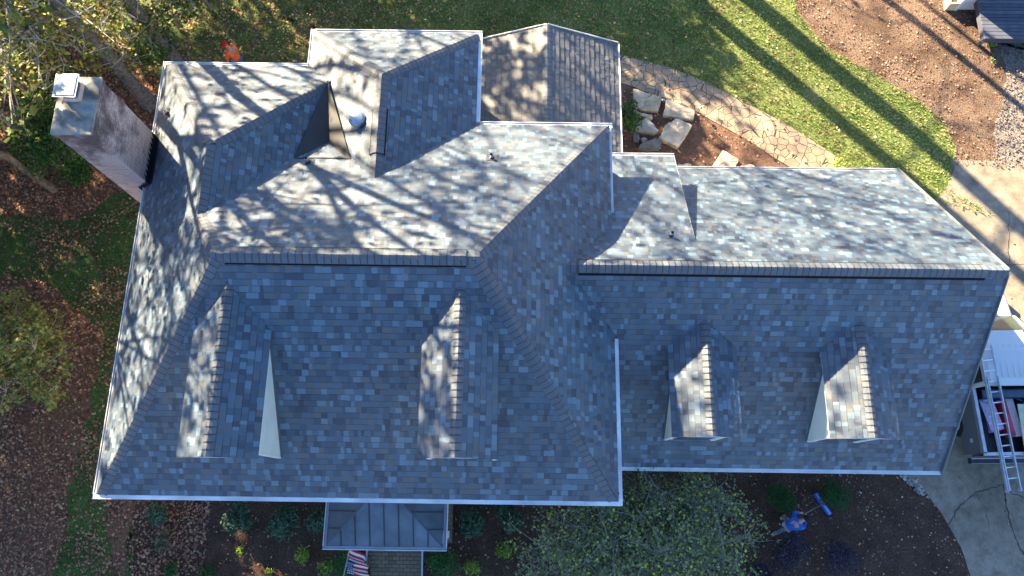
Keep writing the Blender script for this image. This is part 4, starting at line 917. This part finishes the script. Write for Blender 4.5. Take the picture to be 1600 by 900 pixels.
# ------------------------------------------------------------------ outbuilding and deck, top right
zt_ = 3.4; P1, P2 = at(1493,15,0), at(1536.5,14.5,0)
t = thing('outbuilding', 'pale sided outbuilding corner at the top right edge', 'building', (P1.x, P1.y, 0)); mb = MB()
wW = P2.x-P1.x; mb.box((wW/2, 2.5, 1.6), (wW, 5, 3.2), (.60,.61,.62)); mb.build('wall', M_siding, t)
mb = MB(); mb.box((-.03,-.0,1.6), (.10,.10,3.2), (.8,.79,.75)); mb.build('corner_board', M_paint, t)
mb = MB(); mb.mesh([(-.3,-.2,3.2),(wW+.3,-.2,3.2),(wW+.3,5.2,3.2),(-.3,5.2,3.2),(wW/2,-.2,4.1),(wW/2,5.2,4.1)], [(0,4,5,3),(4,1,2,5),(0,1,4),(3,5,2),(0,3,2,1)], (.09,.10,.12)); mb.build('roof', M_shingle, t)
mb = MB(); mb.box((-.35,.25,.25), (.35,.35,.5), (.55,.42,.26)); o = mb.build('planter_box', M_stone, None, loc=(P1.x-.1,P1.y+.1,0)); 
bpy.data.objects.remove(o)
t2 = at(1482,10,0); mb = MB()
for dx, dy, w_, d_ in ((0,.16,.36,.04),(0,-.16,.36,.04),(.16,0,.04,.28),(-.16,0,.04,.28)): mb.box((dx,dy,.2), (w_,d_,.4), (.62,.50,.32))
mb.box((0,0,.30), (.28,.28,.04), (.10,.07,.05)); tag(mb.build('planter_box', M_lumber, None, loc=(t2.x,t2.y,0)), 'small cream wooden box beside the pale outbuilding wall', 'planter')
dk0, dk1 = at(1539,60,.6), at(1539,14,.6)
t = thing('deck', 'weathered dark grey blue wooden deck at the top right corner', 'deck', (dk0.x, dk0.y, 0)); mb = MB()
y = 0.0; rnd = random.Random(3)
while y < 4.5:
    mb.box((2.4, y+.065, .58), (4.8, .128, .035), mulc((.085,.095,.125), rnd.uniform(.8,1.2))); y += .145
mb.build('deck_boards', M_lumber, t)
mb = MB(); mb.box((2.4,.03,.44), (4.7,.04,.22), (.07,.07,.09)); mb.box((.04,2.2,.44), (.04,4.3,.22), (.07,.07,.09)); mb.build('rim_joist', M_lumber, t)
mb = MB()
for x in (.15, 2.3, 4.6):
    for y in (.15, 2.4, 4.3): mb.box((x,y,.27), (.1,.1,.58), (.1,.09,.08))
mb.build('deck_posts', M_lumber, t)

# ------------------------------------------------------------------ pickup truck (front towards the back of the house)
TX, TY, TR = 14.40, 4.15, R(1.5)
trk = thing('pickup_truck', 'silver pickup truck parked beside the garage, its open bed full of tools', 'pickup truck', (TX, TY, 0), TR)
SV, SH, BK = (.52,.55,.58), (.30,.31,.33), (.012,.012,.014)
def loft(mb, secs, col, closed=True, mi=0):
    n = len(secs[0]); base = [v for s in secs for v in s]; F = []
    for i in range(len(secs)-1):
        for k in range(n): F.append((i*n+k, i*n+(k+1) % n, (i+1)*n+(k+1) % n, (i+1)*n+k))
    F.append(tuple(range(n))[::-1]); F.append(tuple((len(secs)-1)*n+k for k in range(n))); mb.mesh(base, F, col, mi)
def sec(y, w, z0, z1, r_=.12, wt=None):
    wt = wt or w; return [(-w,y,z0),(w,y,z0),(w+.02,y,(z0+z1)/2),(wt,y,z1-r_),(wt-r_,y,z1),(-wt+r_,y,z1),(-wt,y,z1-r_),(-w-.02,y,(z0+z1)/2)]
mb = MB(); loft(mb, [sec(.72,.95,.45,1.12,.1), sec(1.2,.95,.45,1.15), sec(2.0,.94,.45,1.12,.14,.9), sec(2.55,.9,.5,1.04,.16,.84), sec(2.75,.8,.55,.92,.16,.72)], SV); body = mb.build('hood', M_car, trk)
mb = MB(); loft(mb, [sec(-.78,.95,.45,1.12,.06), sec(.74,.95,.45,1.12,.06)], SV); mb.build('body', M_car, trk)
mb = MB(); loft(mb, [[(-.86,y,1.1),(.86,y,1.1),(.86,y,1.1),(wt,y,z1-.1),(wt-.12,y,z1),(-wt+.12,y,z1),(-wt,y,z1-.1),(-.86,y,1.1)] for y, wt, z1 in ((-.80,.74,1.74),(-.6,.76,1.86),(.2,.77,1.90),(.82,.72,1.80))], SV)
for k in range(6): mb.box((-.45+k*.18,-.1,1.878), (.05,.95,.02), SV)
mb.build('cab_roof', M_car, trk)
mb = MB(); mb.mesh([(-.74,.80,1.80),(.74,.80,1.80),(.86,1.42,1.14),(-.86,1.42,1.14),(-.74,.80,1.70),(.74,.80,1.70),(.86,1.30,1.10),(-.86,1.30,1.10)], [(0,3,2,1),(4,5,6,7),(0,1,5,4),(3,7,6,2),(0,4,7,3),(1,2,6,5)], (.03,.045,.04)); mb.build('windshield', M_glass, trk)
for s in (-1, 1):
    mb = MB(); mb.mesh([(s*.865,.72,1.15),(s*.865,-.70,1.15),(s*.785,-.66,1.70),(s*.775,.68,1.72)], [(0,1,2,3)], (.02,.025,.03)); mb.build('side_window', M_glass, trk)
    mb = MB(); mb.box((s*1.06,.95,1.18), (.16,.10,.17), BK); mb.build('mirror', M_car, trk)
    mb = MB(); mb.beam((s*.77,.86,1.80), (s*.88,1.40,1.16), .05, .05, SV); mb.build('pillar', M_car, trk)
mb = MB(); mb.face([(-.7,-.815,1.68),(.7,-.815,1.68),(.8,-.80,1.15),(-.8,-.80,1.15)], (.015,.015,.02)); mb.build('rear_window', M_glass, trk)
mb = MB(); mb.box((0,-1.72,.66), (1.5,1.85,.05), BK)                       # bed floor and walls
for s in (-1, 1):
    loft(mb, [[(s*.78,y,.5),(s*.97,y,.5),(s*(1.0 if abs(y+1.7) < .5 else .98),y,.85),(s*.95,y,1.28),(s*.92,y,1.32),(s*.80,y,1.32),(s*.78,y,1.26)] for y in (-.80,-1.3,-1.7,-2.1,-2.68)], (.09,.095,.105))
mb.build('bed', M_car, trk)
for s in (-1, 1):
    mb = MB(); mb.box((s*.86,-1.72,1.335), (.09,1.86,.03), (.62,.66,.72)); mb.build('bed_rail', M_metal, trk)
mb = MB(); mb.box((0,-2.70,.92), (1.6,.06,.62), (.16,.165,.175)); mb.box((0,-2.70,1.245), (1.72,.09,.03), (.55,.58,.62)); mb.build('tailgate', M_car, trk)
mb = MB(); mb.box((0,-2.86,.55), (1.78,.16,.16), (.08,.08,.09)); mb.box((0,-2.93,.59), (1.74,.03,.05), (.8,.82,.85)); mb.box((0,-2.80,.635), (1.74,.03,.02), (.7,.72,.75)); mb.build('rear_bumper', M_metal, trk)
mb = MB(); mb.box((0,2.84,.6), (1.7,.12,.2), (.3,.3,.32)); mb.build('front_bumper', M_metal, trk)
for s in (-1, 1):
    mb = MB(); mb.box((s*.89,-2.73,.98), (.14,.05,.3), (.10,.01,.012)); mb.build('taillight', M_glass, trk)
    mb = MB(); mb.box((s*.68,2.70,.83), (.26,.1,.14), (.7,.7,.7)); mb.build('headlight', M_glass, trk)
    for yw in (-1.75, 1.65):
        mb = MB(); mb.tube([(s*.76,yw,.38),(s*.80,yw,.38),(s*.96,yw,.38),(s*.99,yw,.38)], [.34,.38,.38,.34], (.02,.02,.02), 28); w_o = mb.build('wheel', M_dark, trk)
        mb = MB(); mb.tube([(s*.985,yw,.38),(s*1.0,yw,.38)], [.2,.17], (.5,.5,.52), 16); mb.build('rim', M_metal, w_o)
    mb = MB(); mb.box((s*.90,.3,.9), (.16,.12,.025), (.4,.4,.4)); 
mb = MB(); mb.box((-.985,-2.30,.98), (.012,.12,.12), (.7,.7,.72)); mb.build('badge', M_metal, trk)
def intruck(x, y, z): return Matrix.Translation((TX,TY,0)) @ Matrix.Rotation(TR, 4, 'Z') @ Vector((x,y,z))
def loose(name, label, cat, mb, mat, pos, rz=0, group=None, smooth=False):
    o = mb.build(name, mat, None, smooth, loc=intruck(*pos)); o.rotation_euler = (0,0,TR+rz); return tag(o, label, cat, group)
mb = MB()
for k in range(4): mb.box((0,0,.06+k*.10), (.46-.02*k,1.05-.03*k,.09), mulc((.52,.42,.60), .8+.1*k), 0, Matrix.Rotation(.03*k, 3, 'Z'))
for k in range(14): mb.box((random.Random(k).uniform(-.2,.2), random.Random(k+50).uniform(-.5,.5), .43), (.08,.06,.008), (.7,.66,.74))
loose('shingle_bundles', 'stack of pale lilac wrapped bundles in the truck bed', 'bundle', mb, M_cloth, (-.32,-1.55,.69), .12)
mb = MB(); mb.box((0,0,.28), (.13,1.15,.55), (.45,.02,.04)); mb.box((0,-.2,.56), (.10,.5,.02), (.6,.05,.08)); loose('red_box', 'long narrow red box in the truck bed under the ladder', 'box', mb, M_car, (.06,-1.62,.69), .10)
mb = MB(); mb.box((0,0,.25), (.24,1.1,.48), (.60,.52,.55)); loose('white_box', 'long pale pink carton next to the red box', 'box', mb, M_cloth, (.27,-1.66,.69), .10)
mb = MB(); mb.box((0,0,.20), (.22,.9,.4), (.02,.02,.025)); mb.box((.0,0,.42), (.08,.35,.05), (.015,.015,.015)); mb.tube([(0,-.14,.44),(0,-.10,.5),(0,.10,.5),(0,.14,.44)], .014, (.02,.02,.02), 6); loose('tool_case', 'black tool case with a handle along the left bed wall', 'tool case', mb, M_dark, (-.62,-1.65,.69), .03)
mb = MB(); mb.box((0,0,.26), (.17,.17,.5), (.62,.33,.04)); mb.box((0,0,.52), (.13,.13,.03), (.7,.4,.06)); loose('yellow_tool', 'small yellow orange tool at the front left of the truck bed', 'tool', mb, M_paint, (-.55,-1.02,.69), .2)
mb = MB(); mb.tube([(-.35,.1,0),(-.1,-.05,.04),(.1,.02,.03),(.5,.18,.05),(.9,.05,.03)], .012, (.08,.28,.55), 6); loose('blue_rope', 'thin blue strap lying across the cargo behind the cab', 'strap', mb, M_cloth, (-.28,-1.22,1.13))
mb = MB(); mb.box((0,0,.12), (1.4,.28,.24), (.03,.04,.06)); mb.box((0,0,.25), (1.36,.22,.03), (.10,.14,.20)); loose('toolbox', 'wide dark toolbox across the bed right behind the cab', 'toolbox', mb, M_metal, (.05,-.98,1.07))
for i, (x, y0_, y1_, lb) in enumerate([(.46,-3.5,-1.3,'pale weathered plank nearest the ladder'), (.66,-3.6,-1.25,'pale weathered plank at the right edge of the photo')]):
    mb = MB(); mb.beam((0,y0_,0), (0,y1_,0), .19, .035, (.50,.52,.38), 0)
    rn = random.Random(i)
    for k in range(12): mb.box((rn.uniform(-.07,.07), rn.uniform(y0_,y1_), .019), (.012,.02,.002), (.1,.1,.06))
    loose('plank', lb, 'plank', mb, M_lumber, (x,0,1.37-.0), -.04, 'planks in the truck bed')
# ladder lying on the cab roof and the tailgate
a0, a1 = at(1539,540,1.97), at(1584,765,1.42)
t = thing('ladder', 'long aluminium extension ladder resting on the cab roof and tailgate', 'ladder', (a0.x,a0.y,0)); dv = a1-a0; Lh = dv.length; dv /= Lh; sd = Vector((dv.y,-dv.x,0)).normalized()*-1
if sd.x < 0: sd = -sd
L = local(t); AL = (.66,.70,.76)
for s in (-1, 1):
    mb = MB(); mb.beam(a0+sd*s*.19, a1+sd*s*.19, .03, .085, AL); mb.beam(a0+sd*s*.155+dv*.9+Vector((0,0,.05)), a1+sd*s*.155+dv*.02+Vector((0,0,.05)), .022, .07, mulc(AL,.85)); shift(mb, t).build('side_rail', M_metal, t)
k = .12
while k < Lh-.08:
    mb = MB(); mb.tube([a0+dv*k-sd*.17, a0+dv*k+sd*.17], .019, (.72,.75,.78), 8); shift(mb, t).build('rung', M_metal, t); k += .305
for s in (-1, 1):
    mb = MB(); mb.box(a1+sd*s*.19+dv*.02-Vector((0,0,.01)), (.06,.08,.10), (.35,.38,.42)); shift(mb, t).build('foot', M_dark, t)

# ------------------------------------------------------------------ people
def skin(name, verts, edges, radii, mat, parent, sub=2, root=0):
    me = bpy.data.meshes.new(name); me.from_pydata(verts, edges, []); o = bpy.data.objects.new(name, me); scene.collection.objects.link(o); o.parent = parent
    me.materials.append(mat)
    md = o.modifiers.new('s', 'SKIN'); md.use_smooth_shade = True
    for i, r_ in enumerate(radii):
        rr_ = r_ if hasattr(r_, '__len__') else (r_, r_); me.skin_vertices[0].data[i].radius = rr_; me.skin_vertices[0].data[i].use_root = (i == root)
    sb = o.modifiers.new('d', 'SUBSURF'); sb.levels = sub; sb.render_levels = sub
    return o
def flatmat(name, c, rough=.85):
    m, nt, b = newmat(name); tc = N(nt, 'ShaderNodeTexCoord'); nz = N(nt, 'ShaderNodeTexNoise'); nz.inputs['Scale'].default_value = 9; nt.links.new(tc.outputs['Object'], nz.inputs['Vector'])
    r_ = ramp(nt, [(.3, mulc(c,.8)), (.7, mulc(c,1.15))]); nt.links.new(nz.outputs[0], r_.inputs[0]); nt.links.new(r_.outputs[0], b.inputs['Base Color']); b.inputs['Roughness'].default_value = rough; return m
MS = flatmat('skin_tone', (.42,.24,.17), .6)
def lerp(a, b_, t): return tuple(a[i]+(b_[i]-a[i])*t for i in range(3))
def person(label, loc, rz, J, shirt, pants, hat, shoe, hair=(.03,.02,.015), sc=1.0):
    t = thing('person', label, 'person', loc, rz); t.scale = (sc,)*3
    V = []; E_ = []; Rr = []
    def add(p, r_, par=None):
        V.append(p); Rr.append(r_); 
        if par is not None: E_.append((par, len(V)-1))
        return len(V)-1
    pel = add(J['pelvis'], (.13,.10)); sp = add(J['spine'], (.13,.10), pel); ch = add(J['chest'], (.15,.11), sp); nk = add(J['neck'], .055, ch)
    hd = J['head']; up = (Vector(hd)-Vector(J['neck'])).normalized(); fw = Vector(J.get('face', (0,1,0))).normalized()
    h0 = add(tuple(Vector(hd)-up*.05+fw*.015), (.068,.075), nk); h1 = add(tuple(Vector(hd)+up*.03), (.078,.09), h0); h2 = add(tuple(Vector(hd)+up*.10), (.055,.06), h1); add(tuple(Vector(hd)-up*.01+fw*.095), .016, h1)
    for s, k in ((-1,'l'),(1,'r')):
        sh = add(J['sh'+k], .06, ch); el = add(J['el'+k], .043, sh); wr = add(J['wr'+k], .03, el); d = (Vector(J['wr'+k])-Vector(J['el'+k])).normalized(); pm = Vector(J['wr'+k])+d*.05; pa = add(tuple(pm), (.036,.022), wr)
        sd_ = d.cross(Vector((0,0,1))).normalized() if abs(d.z) < .95 else Vector((1,0,0)); nn = d.cross(sd_)
        for f in range(4):
            q = pm+sd_*(f-1.5)*.019+d*.03; a = add(tuple(q), .0095, pa); q = q+d*(.035-.004*abs(f-1.5)); a = add(tuple(q), .0088, a); q = q+(d*.6+nn*.7)*.026; add(tuple(q), .008, a)
        q = pm-sd_*.036-d*.01; a = add(tuple(q), .011, pa); add(tuple(q+(d-sd_*.5)*.035), .009, a)
        hp = add(J['hip'+k], .085, pel); kn = add(J['kn'+k], .058, hp); an = add(J['an'+k], .038, kn); add(tuple(Vector(J['an'+k])+Vector(J['toe'+k])*.16-Vector((0,0,.045))), .036, an)
    body = skin('body', V, E_, Rr, MS, t)
    # clothing
    sm = flatmat('shirt', shirt); pm_ = flatmat('trousers', pants)
    V2 = [J['pelvis'], J['spine'], J['chest'], lerp(J['chest'], J['neck'], .75)]; E2 = [(0,1),(1,2),(2,3)]; R2 = [(.155,.125),(.158,.13),(.175,.135),.075]
    for k in 'lr':
        V2 += [J['sh'+k], J['el'+k], lerp(J['el'+k], J['wr'+k], .85)]; n = len(V2); E2 += [(2,n-3),(n-3,n-2),(n-2,n-1)]; R2 += [.078,.06,.047]
    skin('shirt', V2, E2, R2, sm, t, root=1)
    V3 = [J['pelvis']]; E3 = []; R3 = [(.145,.12)]
    for k in 'lr':
        V3 += [J['hip'+k], J['kn'+k], lerp(J['kn'+k], J['an'+k], .93)]; n = len(V3); E3 += [(0,n-3),(n-3,n-2),(n-2,n-1)]; R3 += [.1,.075,.06]
    skin('trousers', V3, E3, R3, pm_, t)
    for k in 'lr':
        a = Vector(J['an'+k]); q = Vector(J['toe'+k]); skin('shoe', [tuple(a-q*.05-Vector((0,0,.04))), tuple(a+q*.06-Vector((0,0,.045))), tuple(a+q*.17-Vector((0,0,.05)))], [(0,1),(1,2)], [.05,.052,.042], flatmat('shoe', shoe), t)
    H_ = Vector(hd); mb = MB(); prof = [(.098,.0),(.102,.03),(.096,.07),(.075,.105),(.04,.128),(.002,.134)]
    base = H_+up*.02
    mb.tube([base+up*h for _, h in prof], [r_ for r_, _ in prof], hat or hair, 18)
    if hat:
        x = up.cross(fw).normalized(); f2 = x.cross(up).normalized()
        pts = [base+up*.01+x*(math.cos(a)*.085)+f2*(.07+math.sin(a)*.12) for a in [math.pi*i/8 for i in range(9)]]
        mb.face(pts+[base+up*.01-x*.085+f2*.04, base+up*.01+x*.085+f2*.04], hat); mb.face([p-up*.008 for p in (pts+[base+up*.01-x*.085+f2*.04, base+up*.01+x*.085+f2*.04])][::-1], mulc(hat,.8))
    mb.build('cap' if hat else 'hair', M_cloth, t, smooth=False)
    mb = MB(); x = up.cross(fw).normalized()
    for s in (-1,1): mb.box(H_+up*.025+fw*.092+x*s*.032, (.018,.018,.012), (.02,.02,.02))
    mb.box(H_-up*.045+fw*.088, (.04,.02,.008), (.30,.10,.09)); mb.build('eyes_and_mouth', M_skin, t)
    return t
# orange: standing, looking down to the left, arms held in front
JO = dict(pelvis=(0,0,.93), spine=(0,.01,1.13), chest=(0,.05,1.34), neck=(0,.09,1.50), head=(0,.15,1.61), face=(0,1,-.45),
    shl=(-.19,.06,1.41), ell=(-.27,.14,1.14), wrl=(-.12,.34,1.08), shr=(.19,.06,1.41), elr=(.27,.14,1.14), wrr=(.10,.36,1.10),
    hipl=(-.09,0,.88), knl=(-.11,.05,.49), anl=(-.12,0,.09), toel=(0,1,0), hipr=(.09,0,.88), knr=(.12,.04,.49), anr=(.14,-.02,.09), toer=(0,1,0))
po = at(366,84,1.2)
person('person in a bright orange shirt and red cap standing on the lawn', (po.x, po.y, 0), R(70), JO, (.85,.13,.02), (.05,.10,.20), (.55,.02,.02), (.08,.06,.05))
# blue: mid stride pushing the sweeper to the right
JB = dict(pelvis=(0,0,.92), spine=(0,.07,1.11), chest=(0,.18,1.29), neck=(0,.30,1.41), head=(0,.39,1.49), face=(0,.8,-.6),
    shl=(-.19,.19,1.34), ell=(-.26,.36,1.10), wrl=(-.10,.56,.98), shr=(.19,.19,1.34), elr=(.27,.34,1.08), wrr=(.10,.60,.96),
    hipl=(-.09,0,.88), knl=(-.11,.22,.52), anl=(-.12,.20,.09), toel=(0,1,0), hipr=(.09,0,.88), knr=(.11,-.04,.50), anr=(.12,-.38,.14), toer=(0,1,-.1))
pb_ = at(1243,823,1.1)
hd_dir = at(1284,788,.1)-at(1232,826,.1); rzb = math.atan2(-hd_dir.x, hd_dir.y)
person('person in a blue hooded top and grey trousers pushing a sweeper over the mulch', (pb_.x-.1, pb_.y+.02, 0), rzb, JB, (.015,.10,.46), (.22,.24,.28), (.02,.022,.03), (.5,.5,.48), sc=.9)
# magnetic sweeper
s1, s2 = at(1274,771,.14), at(1297,804,.14); c = (s1+s2)/2; ax = (s2-s1).normalized()
t = thing('magnetic_sweeper', 'long blue wheeled magnetic sweeper bar between the two round boxwoods', 'sweeper', (c.x,c.y,0)); hl = (s2-s1).length/2
mb = MB(); mb.beam(-ax*hl+Vector((0,0,.13)), ax*hl+Vector((0,0,.13)), .13, .09, (.03,.14,.62)); mb.beam(-ax*hl*.96+Vector((0,0,.18)), ax*hl*.96+Vector((0,0,.18)), .05, .012, (.30,.45,.80)); mb.build('bar', M_car, t)
for s in (-1,1):
    mb = MB(); mb.tube([ax*s*(hl+.01)+Vector((0,0,.08)), ax*s*(hl+.045)+Vector((0,0,.08))], .08, (.03,.03,.04), 16); mb.build('wheel', M_dark, t)
hand = Matrix.Translation((pb_.x-.1,pb_.y+.02,0)) @ Matrix.Rotation(rzb, 4, 'Z') @ Vector((0,.57,.84)); hq = hand-Vector((c.x,c.y,0))
mb = MB(); mb.tube([Vector((0,0,.16)), hq], .014, (.35,.33,.32), 8); gx = Matrix.Rotation(rzb, 3, 'Z') @ Vector((1,0,0)); mb.tube([hq-gx*.17, hq+gx*.17], .016, (.05,.05,.05), 8); mb.build('handle', M_metal, t)
mb = MB(); mb.box((0,0,.19), (.09,.09,.03), (.25,.25,.30)); mb.build('bracket', M_metal, t)
